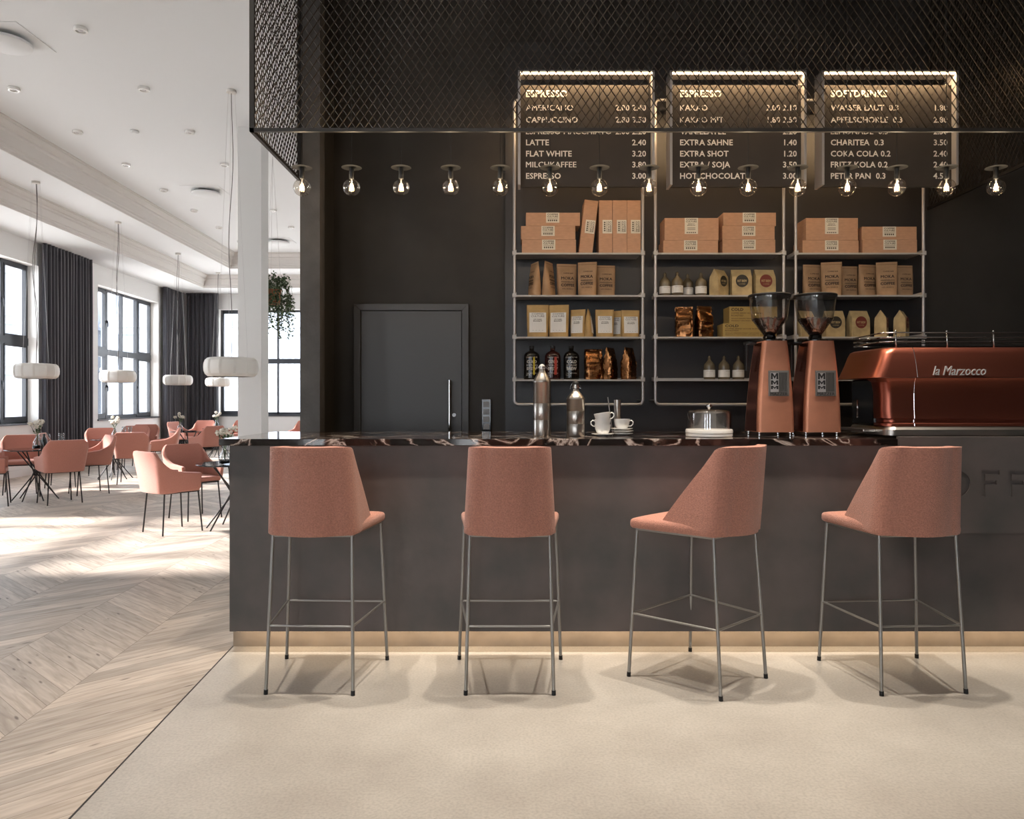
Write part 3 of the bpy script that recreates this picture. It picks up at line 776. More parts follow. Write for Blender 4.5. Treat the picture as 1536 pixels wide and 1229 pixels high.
h = kbox(783, 864, 358, 378.5, z, 'brown cardboard box at the bottom of the three-box pile, left shelf', lcx=823)
h2 = kbox(781.5, 863, 337.5, 358, z+h, 'brown cardboard box in the middle of the three-box pile, left shelf', lcx=822)
kbox(789, 870, 317.5, 337.5, z+h+h2, 'brown cardboard box on top of the three-box pile, left shelf', lcx=829)
kbox(868, 888.5, 298.5, 378.5, z+.0005, 'brown cardboard box standing on end and leaning, left shelf', vert='lean')
kbox(898.5, 918.5, 299, 378.5, z, 'upright brown cardboard box nearest the leaning one, left shelf', vert=True)
kbox(919, 940, 299, 378.5, z, 'upright brown cardboard box in the middle of three, left shelf', vert=True)
kbox(940.5, 961, 299, 378.5, z, 'upright brown cardboard box against the right post, left shelf', vert=True)
h = kbox(995, 1077, 359, 378.5, z, 'low brown cardboard box under the deep one, middle shelf', lcx=1036)
kbox(997, 1078, 325.5, 359, z+h, 'deep brown cardboard box stacked on a low one, middle shelf', lcx=1037, lh=24, big=True)
h = kbox(1084, 1163, 358, 378.5, z, 'brown cardboard box at the bottom of the right pile, middle shelf', lcx=1123.5)
h2 = kbox(1083.5, 1162, 337.5, 358, z+h, 'brown cardboard box in the middle of the right pile, middle shelf', lcx=1123)
kbox(1085, 1164, 317.5, 337.5, z+h+h2, 'brown cardboard box on top of the right pile, middle shelf', lcx=1124)
h = kbox(1204, 1288, 359, 378.5, z, 'low brown cardboard box under the deep one, right shelf', lcx=1247.5)
kbox(1209, 1287, 325.5, 359, z+h, 'deep brown cardboard box stacked on a low one, right shelf', lcx=1247.5, lh=24, big=True)
h = kbox(1294, 1375.5, 358, 378.5, z, 'lower brown cardboard box of the pair at the right end, right shelf', lcx=1335)
kbox(1293, 1375, 338.5, 358, z+h, 'upper brown cardboard box of the pair at the right end, right shelf', lcx=1334)

# ---- pouches
def pouch(w, h, d, material, rng, wob=.003):
    """stand-up pouch: oval base closing to a flat seal; returns mesh and front surface function"""
    m = MB(); rings = []; n = 24
    def dep(t): return d/2*max(0.0, (1-t**1.6))**.8*(1-.12*(1-min(1, t/.08)))+.0015
    def wid(t): return w/2*(.93+.07*min(1, t*1.6))
    for i in range(13):
        t = i/12; ring = []
        for j in range(n):
            q = 2*PI*j/n; c, s_ = math.cos(q), math.sin(q)
            x = wid(t)*math.copysign(abs(c)**.55, c); y = dep(t)*math.copysign(abs(s_)**.9, s_)+d/2
            y += rng.uniform(-wob, wob)*(1 if .05 < t < .9 else 0)*.4
            ring.append((x, y, h*t))
        rings.append(ring)
    m.loft(rings)
    def fn(x, z):
        t = max(0, min(1, z/h)); k = min(.999, abs(x)/wid(t)); s_ = (1-k**(2/.55))**.5 if k < 1 else 0
        return d/2-dep(t)*s_**.9-wob*.3
    return m, fn
def patch(fn, x0, x1, z0, z1, off, nx=8, nz=6):
    m = MB(); vs = []
    for i in range(nz+1):
        for j in range(nx+1):
            x = x0+(x1-x0)*j/nx; z = z0+(z1-z0)*i/nz; vs.append((x, fn(x, z)-off, z))
    m.add(vs, [(i*(nx+1)+j, i*(nx+1)+j+1, (i+1)*(nx+1)+j+1, (i+1)*(nx+1)+j) for i in range(nz) for j in range(nx)])
    return m
rng = random.Random(5)
def moka(cx, top, w_px, base, rz, lab, grp):
    yf = 5.25+(.07 if (round(cx) in (850, 908, 1218, 1273, 1301, 1356)) else 0)+(.05 if round(cx) == 1273 else 0); h = (443-top)*yf/F
    o = thing('coffee_bag', lab, 'coffee bag', (X(cx, yf+.03), yf+.03, base+.0005), R(rz), grp); w = w_px*yf/F; d = .07
    m, fn = pouch(w, h, d, KRAFTB, rng); m.v = [(a, b-d/2, c) for a, b, c in m.v]; f = lambda x, z: fn(x, z)-d/2
    m.build('pouch', KRAFTB, o, smooth=True, auto=50)
    t = MB()
    t.text('COFFEE BAR', h*.035, w*.05, h*.70, fn=f, width=w*.5, align='C', bold=.02)
    t.text('MOKA', h*.085, 0, h*.525, fn=f, width=w*.62, align='C', bold=.04)
    t.text('MANDHELING', h*.045, 0, h*.435, fn=f, width=w*.62, align='C', bold=.02)
    t.text('COFFEE', h*.075, 0, h*.325, fn=f, width=w*.66, align='C', bold=.04)
    t.text('100% ARABICA', h*.04, 0, h*.23, fn=f, width=w*.55, align='C')
    t.build('print', INK, o)
    s = patch(lambda x, z: f(x, z), -w*.47, w*.47, h*.925, h*.932, .001, 8, 1).build('seal_line', INK, o)
    return o
G1 = 'brown MOKA coffee bags on the second level'
z = ROWZ[1]
moka(802, 392, 28, z, -68, 'brown coffee bag seen nearly edge on at the far left, left shelf second level', G1)
moka(823, 391, 28, z, 62, 'brown coffee bag turned steeply rightwards, second on the left shelf', G1)
moka(850, 392, 31, z, 10, 'brown MOKA COFFEE bag with full printing visible, left shelf', G1)
moka(881, 391, 29, z, -14, 'brown MOKA bag, paler and overlapping its neighbours, left shelf', G1)
moka(908, 394, 30, z, 4, 'brown MOKA bag at the right end of the left shelf row', G1)
for k, (cx, top, wd, rz, lab) in enumerate([(1218, 393, 30, 10, 'first brown MOKA bag from the left post, right shelf'), (1247, 391, 30, -14, 'second brown MOKA bag from the left post, pale front, right shelf'),
                                       (1273, 394, 28, 4, 'third brown MOKA bag from the left post, right shelf'), (1301, 393, 29, 10, 'fourth brown MOKA bag from the left post, right shelf'),
                                       (1330, 391, 30, -14, 'fifth brown MOKA bag from the left post, pale front, right shelf'), (1356, 394, 27, 4, 'last brown MOKA bag beside the right post, right shelf')]):
    moka(cx, top, wd, z, rz, lab, G1)
def wbag(cx, top, w_px, rz, lab, dy=0.0):
    yf = 5.25+dy; h = (506-top)*yf/F
    o = thing('coffee_bag', lab, 'coffee bag', (X(cx, yf+.02), yf+.02, ROWZ[2]+.0005), R(rz), 'tan coffee bags with white labels on the left shelf'); w = w_px*yf/F; d = .06
    m, fn = pouch(w, h, d, KRAFTM, rng); m.v = [(a, b-d/2, c) for a, b, c in m.v]; f = lambda x, z: fn(x, z)-d/2
    m.build('pouch', KRAFTM, o, smooth=True, auto=50)
    lb = patch(f, -w*.38, w*.38, h*.15, h*.76, .0022).build('label', LABELW, o, smooth=True)
    t = MB(); g = lambda x, z: f(x, z)-.0022
    t.text('COFFEE', h*.05, 0, h*.69, fn=g, width=w*.55, align='C'); t.text('CULTURE', h*.05, 0, h*.62, fn=g, width=w*.6, align='C')
    t.text('MY DARK', h*.035, 0, h*.53, fn=g, width=w*.36, align='C', bold=.03); t.text('ROAST', h*.035, 0, h*.48, fn=g, width=w*.4, align='C', bold=.03)
    for k in range(4): t.text('. . . . . .', h*.02, 0, h*(.42-.05*k), fn=g, width=w*.5, align='C')
    t.text('- - - -', h*.03, 0, h*.2, fn=g, width=w*.5, align='C', bold=.02)
    t.build('print', INK, lb)
wbag(806.5, 457, 33, 0, 'large tan bag with white label at the left end, left shelf third level')
wbag(838, 457, 31, -12, 'second large tan bag with white label, left shelf third level')
wbag(867, 464, 24, -25, 'small tan bag with narrow white label, left of the edge-on bag')
wbag(883, 464, 24, 78, 'small tan bag standing edge on, left shelf third level')
wbag(907, 464, 28, 0, 'small tan bag with white label in front of a turned one, left shelf')
wbag(924, 464.5, 24, -30, 'small tan bag half hidden behind its left neighbour, left shelf', .085)
wbag(945.5, 465, 28, 4, 'small tan bag with white label beside the right post, left shelf')

# ---- foil bags
def foil(cx, top, bot, w_px, base, rz, lab, seed):
    yf = 5.25+(.05 if seed == 1 else 0); rg = random.Random(seed); h = (bot-top)*yf/F; w = w_px*yf/F
    o = thing('foil_bag', lab, 'coffee bag', (X(cx, yf+.03), yf+.03, base+.0005), R(rz), 'crumpled gold foil coffee bags'); d = .075
    m = MB(); rings = []; n = 32
    for i in range(17):
        t = i/16; dd = d/2*(1 if t < .55 else max(.03, 1-(t-.55)/.45)); ring = []
        for j in range(n):
            q = 2*PI*j/n; c, s_ = math.cos(q), math.sin(q)
            x = w/2*math.copysign(abs(c)**.4, c); y = dd*math.copysign(abs(s_)**.4, s_)
            a = .005 if 0 < i < 16 else 0
            ring.append((x+rg.uniform(-a, a)*.5, y+rg.uniform(-a, a), h*t+rg.uniform(-a, a)*.6))
        rings.append(ring)
    m.loft(rings).build('pouch', GOLD, o, smooth=True, auto=32)
    MB().box(-w*.49, w*.49, -.003, .003, h-.012, h+.002).build('seal', GOLD, o)
foil(890, 523, 569, 27, ROWZ[3], 8, 'crumpled gold foil bag nearest the dark bottles, left shelf', 1)
foil(915, 521, 569, 27, ROWZ[3], 60, 'crumpled gold foil bag turned sideways in the middle, left shelf', 2)
foil(943, 521, 569, 27, ROWZ[3], 55, 'crumpled gold foil bag beside the right post, left shelf', 3)
foil(1026, 460, 506, 26, ROWZ[2], -6, 'crumpled gold foil bag, left of the pair on the middle shelf', 4)
foil(1056, 459, 506, 26, ROWZ[2], 22, 'crumpled gold foil bag, right of the pair on the middle shelf', 5)

# ---- cold brew bottles
def brew(cx, lab, glass, third, yel):
    yf = 5.27; h = 51*yf/F
    o = thing('cold_brew_bottle', lab, 'bottle', (X(cx, yf), yf, ROWZ[3]+.0005), 0, 'COLD BREW bottles on the left shelf'); r = 11.8*yf/F; k = h/.24
    def ring(rx, z): return [(rx*math.cos(2*PI*j/28), rx*.72*math.sin(2*PI*j/28) if rx > .03 else rx*math.sin(2*PI*j/28), z) for j in range(28)]
    m = MB(); m.loft([ring(r*.9, 0), ring(r*.985, .006), ring(r, .014), ring(r, h*.66), ring(r*.96, h*.72), ring(r*.8, h*.785), ring(r*.5, h*.825), ring(.0165, h*.85), ring(.0155, h*.93)])
    m.build('bottle', glass, o, smooth=True, auto=60)
    MB().lathe([(.0175, h*.915), (.0185, h*.92), (.0185, h*.995), (.017, h)], 20).build('cap', BLACKM, o, smooth=True, auto=40)
    fn = lambda x, z: -r*.72*math.sqrt(max(.0, 1-(x/r)**2))
    t = MB(); W = r*1.45
    t.text('COFFEE CULTURE', h*.035, 0, h*.635, fn=fn, width=W, align='C'); t.text('COLD', h*.085, 0, h*.48, fn=fn, width=W*.86, align='C', bold=.03)
    t.text('HOUSE', h*.045, 0, h*.40, fn=fn, width=W*.86, align='C', bold=.01); t.text('BREW', h*.085, 0, h*.28, fn=fn, width=W*.86, align='C', bold=.03)
    t.text('KALTER KAFFEE', h*.03, 0, h*.17, fn=fn, width=W*.9, align='C'); t.text('330 ML', h*.03, -W*.3, h*.12, fn=fn, align='C')
    t.build('print', PRINTW, o)
    if third: patch(fn, r*.18, r*.38 if yel else r*.5, h*.14, h*.66, .0022, 4, 2).build('stripe', third, o)
brew(797.5, 'black COLD BREW bottle with a yellow stripe, left shelf', BREWGL, PRINTY, True)
brew(829, 'dark red COLD BREW bottle with a red stripe, left shelf', BREWRED, PRINTR, False)
brew(857, 'plain black COLD BREW bottle beside the foil bags', BREWGL, None, False)

# ---- stoneware bottles
def make_sbottle():
    o = thing('syrup_bottle', '', 'bottle', group='small olive bottles with white labels')
    h = .168
    MB().lathe([(.036, 0), (.0395, .004), (.0395, .095), (.037, .107), (.026, .122), (.015, .132), (.010, .142), (.0095, .148)], 24).build('bottle', AMBER, o, smooth=True, auto=60)
    MB().lathe([(.0115, .147), (.0115, .156), (.008, .162), (.004, h)], 16).build('stopper', AMBER, o, smooth=True, auto=50)
    lb = MB().lathe([(.0401, .018), (.0401, .068)], 32, cap=False).build('label', LABELW, o, smooth=True)
    t = MB(); fn = lambda x, z: -math.sqrt(max(0, .0402**2-x*x))
    t.text('COFFEE CULTURE', .006, .006, .056, fn=fn, width=.045, align='C')
    t.box(.0, .026, -.0405, -.0385, .046, .0468) if False else None
    for k in range(3): t.text('_______', .004, .008, .046-.009*k, fn=fn, width=.036, align='C')
    t.build('print', INKG, lb)
    return o
sb = make_sbottle(); first = True
for cx, row, dy, lab in [(997.5, 1, 0, 'small olive bottle with white label, leftmost beside the post on the second level'), (1016, 1, -.03, 'small olive bottle with white label, standing in front of a darker one'),
                         (1031.5, 1, .06, 'small olive bottle half hidden behind its left neighbour'), (1051.5, 1, 0, 'small olive bottle with white label, next to the gabled bags'),
                         (1064, 3, 0, 'small olive bottle, left of three on the lowest level'), (1086, 3, 0, 'small olive bottle, middle of three on the lowest level'), (1107.5, 3, 0, 'small olive bottle on the lowest level, beside the grinder')]:
    loc = (X(cx, 5.27+dy), 5.27+dy, ROWZ[row]+.0005)
    if first: sb.location = loc; sb['label'] = lab; first = False
    else: clone(sb, loc, R(rng.uniform(-25, 25)), lab)

# ---- gable bags
def gable(cx, w_px, row, rz, red, lab, top=40):
    yf = 5.27; h = top*yf/F; w = w_px*yf/F; d = .078
    o = thing('gable_bag', lab, 'coffee bag', (X(cx, yf), yf, ROWZ[row]+.0005), R(rz), 'tan gable-topped bags with round stickers')
    m = MB(); rg = random.Random(int(cx)); r0 = []
    for t, dd in ((0, 1), (.3, 1), (.6, .97), (.72, .9), (.86, .45), (1, .03)):
        ring = []
        for (a, b) in ((-1, -1), (-.33, -1), (.33, -1), (1, -1), (1, 0), (1, 1), (.33, 1), (-.33, 1), (-1, 1), (-1, 0)):
            xx = a*w/2*(1+(.02 if t in (.3, .6) else 0)); yy = b*d/2*dd
            if abs(a) == 1 and b == 0 and .2 < t < 1: xx *= .96
            ring.append((xx, yy, h*t))
        r0.append(ring)
    m.loft(r0).build('bag', KRAFTG, o, bevel=.002)
    st = STICKR if red else STICKB; R0 = w*.32; y0 = -d/2*1.0-.0008; M = Matrix.Translation((0, y0, h*.55)) @ Matrix.Rotation(PI/2, 4, 'X')
    s = MB().lathe([(0.0005, 0), (R0, 0), (R0, .001), (.0005, .001)], 32, M=M).build('sticker', st, o)
    t = MB().text('HOT BREW', R0*.36, 0, h*.55-R0*.18, y0-.0009, width=R0*1.5, align='C', bold=.03, depth=.0004)
    t.text('COFFEE', R0*.2, 0, h*.55-R0*.6, y0-.0009, align='C', depth=.0004); t.build('print', KRAFTG, s)
gable(1078.5, 25, 1, 38, False, 'tan gabled bag turned to show its pointed side, middle shelf')
gable(1111, 29, 1, -3, False, 'tan gabled bag with a black round sticker, middle shelf')
gable(1145.5, 30, 1, 5, True, 'tan gabled bag with a dark red round sticker, middle shelf')
gable(1207, 26, 2, 20, False, 'tan gabled bag seen through the right grinder hopper')
gable(1250, 28, 2, 0, False, 'tan gabled bag with a black round sticker, right shelf')
gable(1287, 28, 2, 6, True, 'tan gabled bag with a dark red round sticker, right shelf')
gable(1322, 25, 2, 58, True, 'tan gabled bag showing its pointed end, nearer the middle of the right shelf')
gable(1352, 27, 2, 52, True, 'tan gabled bag showing its pointed end, beside the right post')

# ---- printed cartons
def carton(l, r_, top, bot, z, lab):
    yf = 5.22; x0, x1 = X(l, yf), X(r_, yf); h = (bot-top)*yf/F; w = (x1-x0)/2
    o = thing('printed_carton', lab, 'box', ((x0+x1)/2, yf, z), 0, 'printed tan cartons on the middle shelf')
    MB().box(-w, w, 0, .15, 0, h-.001).build('carton', KRAFTC, o, bevel=.0015)
    t = MB(); t.text('COLD', h*.16, -w*.92, h*.74, 0, bold=.03, width=w*.5); t.text('COFFEE BREW HOUSE BLEND', h*.09, -w*.92, h*.56, 0, width=w*1.3)
    t.text('ROASTED', h*.09, -w*.92, h*.42, 0, width=w*.5); t.text('SINGLE ORIGIN FRESH GROUND COFFEE', h*.07, -w*.92, h*.25, 0, width=w*1.6); t.text('FRESHLY PACKED ARABICA BEANS', h*.07, -w*.92, h*.12, 0, width=w*1.6)
    t.build('print', INK, o); return h
h = carton(1084.5, 1165, 485.5, 506, ROWZ[2], 'lower of two printed tan cartons behind the left grinder')
carton(1094, 1166, 460, 485.5, ROWZ[2]+h, 'upper of two printed tan cartons behind the left grinder')

# ================================================================== ON THE COUNTER
ZC = 1.1005
def steel_bottle(px, top, bot, w_px, lab, wide):
    y = 4.13; h = (654-top)*y/F; r = w_px*y/F/2
    o = thing('steel_bottle', lab, 'bottle', (X(px, y), y, ZC))
    k = wide
    MB().lathe([(r*.93, 0), (r*.97, .004), (r*.97, h*.22), (r*.95, h*.225), (r*.97, h*.23), (r*.97, h*.45), (r*.945, h*.455), (r*.97, h*.46), (r*.97, h*k), (r*1.0, h*(k+.005)), (r*.98, h*(k+.02)),
                (r*.86, h*(k+.055)), (r*.55, h*(k+.12)), (r*.36, h*(k+.16)), (r*.33, h*(k+.20)), (r*.40, h*(k+.205)), (r*.40, h*(k+.225)), (r*.33, h*(k+.23)), (r*.33, h*.93)], 36).build('body', STEEL, o, smooth=True, auto=50)
    st = MB().lathe([(r*.30, h*.925), (r*.36, h*.935), (r*.34, h*.97), (r*.22, h*.99), (r*.1, h)], 20).build('stopper', BLACKM if wide < .7 else WHITEC, o, smooth=True, auto=50)
    q = MB()
    for s in (-1, 1): q.tube([(s*r*.42, 0, h*(k+.215)), (s*r*.62, -.003, h*(k+.19)), (s*r*.50, 0, h*(k+.25)), (s*r*.36, 0, h*.95), (0, 0, h*1.0)], .0016, 6)
    q.build('wire_clip', CHROME, o)
    return o
steel_bottle(813, 546, 657, 27, 'tall brushed steel swing-top bottle, the taller of two on the bar', .74)
steel_bottle(863.5, 571, 657, 28, 'short brushed steel swing-top bottle, the shorter of two on the bar', .66)
# cups and saucers
def make_cup():
    o = thing('coffee_cup', '', 'cup', group='white coffee cups on the bar')
    MB().lathe([(.0005, .003), (.022, .002), (.024, 0), (.026, .002), (.034, .012), (.041, .03), (.045, .056), (.0435, .056), (.039, .031), (.032, .015), (.0005, .008)], 32).build('bowl', WHITEC, o, smooth=True, auto=60)
    MB().tube([(.041, 0, .046), (.054, 0, .050), (.064, 0, .042), (.063, 0, .028), (.052, 0, .018), (.037, 0, .017)], .0032, 8).build('handle', WHITEC, o, smooth=True)
    return o
def make_saucer():
    return MB().lathe([(.0005, .004), (.026, .004), (.029, 0), (.033, .002), (.062, .011), (.062, .013), (.033, .006), (.0005, .006)], 36).build('saucer', WHITEC, smooth=True, auto=60)
cx1, cy1 = X(904, 4.14), 4.14; cx2, cy2 = X(933, 4.22), 4.22
sc = make_saucer(); sc.location = (cx1, cy1, ZC); tag(sc, 'white saucer under the left pile of cups', 'saucer', 'white saucers on the bar')
for n_, (lx, ly, lz, lab) in enumerate([(cx2, cy2, ZC, 'lowest white saucer under the right cup'), (cx2+.002, cy2, ZC+.0135, 'second white saucer up under the right cup'), (cx2-.002, cy2, ZC+.027, 'topmost white saucer under the right cup')]):
    c = sc.copy(); col.objects.link(c); c.location = (lx, ly, lz); c['label'] = lab
cup = make_cup(); cup.location = (cx1, cy1, ZC+.008); cup.rotation_euler = (0, 0, R(70)); cup['label'] = 'lowest white cup in the left pile'
clone(cup, (cx1-.001, cy1, ZC+.036), R(180), 'white cup in the middle of the left pile, handle to the left')
c = clone(cup, (cx1+.004, cy1, ZC+.072), R(-12), 'white cup tilted on top of the left pile'); c.rotation_euler = (0, R(-9), R(-5))
clone(cup, (cx2, cy2, ZC+.035), R(-25), 'single white cup on the short saucer pile, handle to the right')
o = MB().lathe([(.0175, 0), (.019, .003), (.0205, .20), (.0195, .20), (.018, .006), (.0005, .005)], 28).build('steel_tumbler', STEEL, smooth=True, auto=50)
o.location = (X(926, 4.33), 4.33, ZC); tag(o, 'tall narrow stainless steel beaker behind the white cups', 'beaker')
o = MB().tube([(0, 0, 0.0035), (-.028, .0, .215)], .003, 8).build('stir_stick', STEEL, smooth=True, auto=50); o.location = (X(919, 4.30), 4.30, ZC); tag(o, 'thin metal stirring rod leaning behind the left pile of cups', 'stirrer')
# cake dome
y = 4.10; cd = thing('cake_dome', 'clear glass cake dome with knob on a round white stand', 'cake stand', (X(1063.5, y), y, ZC))
MB().lathe([(.120, 0), (.125, .003), (.125, .016), (.123, .017), (.123, .019), (.126, .020), (.126, .032), (.123, .0395)], 48).build('stand', STONEW, cd, smooth=True, auto=30)
MB().lathe([(.117, .0395), (.117, .125), (.114, .135), (.104, .143), (.06, .148), (.01, .150), (.01, .147), (.06, .145), (.103, .140), (.111, .133), (.1145, .124), (.1145, .0395)], 48, cap=False).build('dome', CLEAR, cd, smooth=True)
MB().ball((0, 0, .165), .015, 16, 10).tube([(0, 0, .148), (0, 0, .156)], .006, 12).build('knob', CHROME, cd, smooth=True)

# grinders
def make_grinder():
    g = thing('coffee_grinder', '', 'coffee grinder', group='copper coffee grinders on the bar')
    H = .525; zf = .022
    def rr(w, y0, y1, z, r=.02, n=5, cx=0):
        pts = []
        for (sx, yy, q0) in ((1, y1, 0), (-1, y1, 90), (-1, y0, 180), (1, y0, 270)):
            for k in range(n):
                q = R(q0+90*k/(n-1)); px = cx+sx*(w-r)+r*math.cos(q); py = (yy-r if yy == y1 else yy+r)+r*math.sin(q)
                pts.append((px, py, z))
        return pts
    rows = []
    for i in range(13):
        t = i/12; w = .101-.034*t**1.15+.006*math.sin(PI*t); rows.append(rr(w, .012*t, .25-.06*t, zf+(H-zf)*t))
    MB().loft(rows).build('body', COPPERF, g, smooth=True, auto=40)
    # polished side skins
    for s in (-1, 1):
        m = MB(); vs = []
        for i in range(13):
            t = i/12; w = .101-.034*t**1.15+.006*math.sin(PI*t)+.0012
            for yy in (.028+.012*t, .225-.06*t): vs.append((s*w, yy, zf+.004+(H-zf-.012)*t))
        m.add(vs, [(2*i, 2*i+1, 2*i+3, 2*i+2) if s > 0 else (2*i, 2*i+2, 2*i+3, 2*i+1) for i in range(12)])
        m.build('side_skin', COPPER, g, smooth=True)
    for sx in (-.085, .085):
        for yy in (.03, .22): MB().lathe([(.007, 0), (.009, .002), (.009, .009), (.005, .011), (.005, .014), (.010, .016), (.010, .024)], 14, c=(sx, yy, 0)).build('foot', CHROME, g, smooth=True, auto=40)
    # badge, follows the leaning face
    Mb = Matrix.Translation((.012, .0035, .29)) @ Matrix.Rotation(R(-1.3), 4, 'X')
    pl = MB().box(-.056, .056, -.004, .004, -.070, .070, Mb).build('badge', BADGE, g, bevel=.001)
    t = MB(); t.box(-.046, -.002, -.006, -.004, -.048, .058, Mb); t.build('badge_field', ALU, pl)
    t = MB()
    for (zz, hh_) in ((.022, .034), (-.008, .024), (-.032, .018)):
        x_, w_, s_ = -.044, .040, .010
        P = [(x_, zz), (x_+s_, zz), (x_+s_, zz+hh_*.6), (x_+w_/2, zz+hh_*.05), (x_+w_-s_, zz+hh_*.6), (x_+w_-s_, zz), (x_+w_, zz), (x_+w_, zz+hh_), (x_+w_-s_, zz+hh_), (x_+w_/2, zz+hh_*.5), (x_+s_, zz+hh_), (x_, zz+hh_)]
        t.prism(P, .0062, .0068, Mb @ Matrix(((1, 0, 0, 0), (0, 0, -1, 0), (0, 1, 0, 0), (0, 0, 0, 1))))
    t.build('letters', BLACKM, pl)
    t = MB()
    for k in range(6): t.box(.003+k*.0076, .0068+k*.0076, -.0052, -.004, -.045, .058, Mb)
    t.text('MAZZER', .016, 0, -.066, -.0042, width=.094, align='C', bold=.02, depth=.0008, M=Mb); t.build('stripes', BLACKM, pl)
    # top: collar, neck, hopper, lid, tray, hand lever
    cy = .115
    MB().lathe([(.066, H), (.070, H+.003), (.070, H+.009), (.05, H+.014), (.036, H+.020), (.034, H+.032), (.028, H+.040)], 32, c=(0, cy, 0)).build('collar', BLACKGL, g, smooth=True, auto=40)
    MB().lathe([(.030, H+.034), (.096, H+.125), (.112, H+.250), (.110, H+.250), (.094, H+.126), (.028, H+.036)], 40, c=(0, cy, 0), cap=False).build('hopper', CLEAR, g, smooth=True, auto=30)
    MB().lathe([(.0005, H+.250), (.114, H+.250), (.1165, H+.254), (.1165, H+.262), (.112, H+.266), (.0005, H+.268)], 40, c=(0, cy, 0)).build('lid', BLACKM, g, smooth=True, auto=40)
    MB().lathe([(.0005, 0), (.040, 0), (.043, .004), (.043, .014), (.0005, .016)], 28, c=(-.085, .17, H-.012)).build('tray', BLACKM, g, smooth=True, auto=40)
    MB().box(-.118, -.108, .16, .18, H-.16, H-.01).build('lever', BLACKM, g, bevel=.003)
    MB().lathe([(.0005, H+.041), (.027, H+.041), (.062, H+.09), (.086, H+.121), (.086, H+.124), (.05, H+.130), (.0005, H+.134)], 24, c=(0, cy, 0)).build('bean_heap', BEAN, g, smooth=True)
    m = MB(); rg = random.Random(3)
    for i in range(430):
        q = rg.uniform(0, 2*PI)
        if i < 230: rad = .088*math.sqrt(rg.random()); zz = H+.131-.006*rad/.088+rg.uniform(-.002, .006)
        else: k = rg.random(); rad = .030+.059*k; zz = H+.043+.082*k
        Mx = Matrix.Translation((rad*math.cos(q), cy+rad*math.sin(q), zz)) @ Matrix.Rotation(rg.uniform(0, 6), 4, 'X') @ Matrix.Rotation(rg.uniform(0, 6), 4, 'Z')
        m.ball((0, 0, 0), .0052, 6, 4, (1, .68, .55), Mx)
    tag(m.build('coffee_beans', BEAN, g, smooth=True), kind='stuff')
    return g
yg = 4.10
gr = make_grinder(); gr.location = (X(1165, yg), yg, ZC); gr['label'] = 'copper coffee grinder on the left, beside the cake dome'
clone(gr, (X(1235.5, yg), yg, ZC), 0, 'copper coffee grinder on the right, beside the coffee machine')

# espresso machine
em = thing('espresso_machine', 'large copper espresso machine with chrome cup rails at the right end of the bar', 'espresso machine', (0, 3.94, ZC+.012))
z0 = ZC+.012
def hh(py): return Z(py, 3.94)-z0
XR = 3.3
def plan(xl, yf, yb, z, r=.06, n=7):
    pts = [(XR, yf, z), (XR, yb, z)]
    for k in range(n): q = R(90+90*k/(n-1)); pts.append((xl+r*.5+r*.5*math.cos(q), yb-r*.5+r*.5*math.sin(q), z))
    for k in range(n): q = R(180+90*k/(n-1)); pts.append((xl+r+r*math.cos(q), yf+r+r*math.sin(q), z))
    return pts
up = [(520, 1338, .05), (523, 1331, .035), (530, 1327, .025), (545, 1321, .008), (560, 1314, -.004), (566.5, 1310, -.008)]
MB().loft([plan(X(x_, 3.94), yo, .46, hh(p)) for p, x_, yo in up[::-1]]).build('upper_body', MCOPPER, em, smooth=True, auto=35)
lo = [(567, 1318, .010), (573, 1326, .022), (590, 1329, .028), (615, 1329, .026), (628, 1330, .022), (630, 1334, .03), (634, 1334, .03), (636, 1330, .022), (640, 1330, .02)]
MB().loft([plan(X(x_, 3.94), yo, .16, hh(p), .05) for p, x_, yo in lo[::-1]]).build('lower_body', MCOPPER, em, smooth=True, auto=35)
m = MB(); m.box(X(1331, 3.94)+.01, XR-.02, .17, .44, .045, hh(567)); m.build('housing', BLACKGL, em, bevel=.01)
pts = [(X(1375, 3.94), yo-.001, hh(p)) for p, x_, yo in up]+[(X(1375, 3.94), yo-.001, hh(p)) for p, x_, yo in lo]
MB().tube(pts, .0018, 6).build('seam', CHROME, em)
m = MB(); m.loft([plan(X(1330, 3.94), .0, .44, 0, .05), plan(X(1330, 3.94), .0, .44, .030, .05), plan(X(1333, 3.94), .012, .44, .044, .05)]); m.build('base', STEEL, em, smooth=True, auto=35)
m = MB(); m.box(X(1322, 3.94)-.04, X(1332, 3.94)+.05, .12, .42, .012, .03); m.build('drip_tray', STEEL, em, bevel=.004)
MB().tube([(X(1286, 4.3), .36, hh(600)), (X(1286, 4.3), .36, hh(626))], .0035, 8).ball((X(1286, 4.3), .36, hh(628)), .006, 8, 6).build('steam_wand', CHROME, em, smooth=True)
lg = MB(); lg.text('la Marzocco', .048, X(1398, 3.94), hh(563), 0, width=78*3.94/F, bold=.0, depth=.006, shear=.25, fn=lambda x, z: -.0065)
lg.build('logo', SHELFM, em)
MB().box(X(1345, 3.97), XR-.02, .06, .45, hh(520)-.002, hh(518)).build('cup_tray', BLACKGL, em)
XP = X(1332, 3.94)+.02
for k, py in enumerate((497.5, 504.5, 511)):
    zz = hh(py); yy = .055+.006*k
    MB().tube([(XR, yy, zz), (XP+.05, yy, zz), (XP+.015, yy+.008, zz), (XP-.01, yy+.035, zz), (XP-.018, yy+.08, zz-.001), (XP-.018, .40, zz-.004), (XP, .435, zz-.004), (XP+.04, .445, zz-.004), (XR, .445, zz-.004)], .0038, 8).build('cup_rail', CHROME, em, smooth=True)
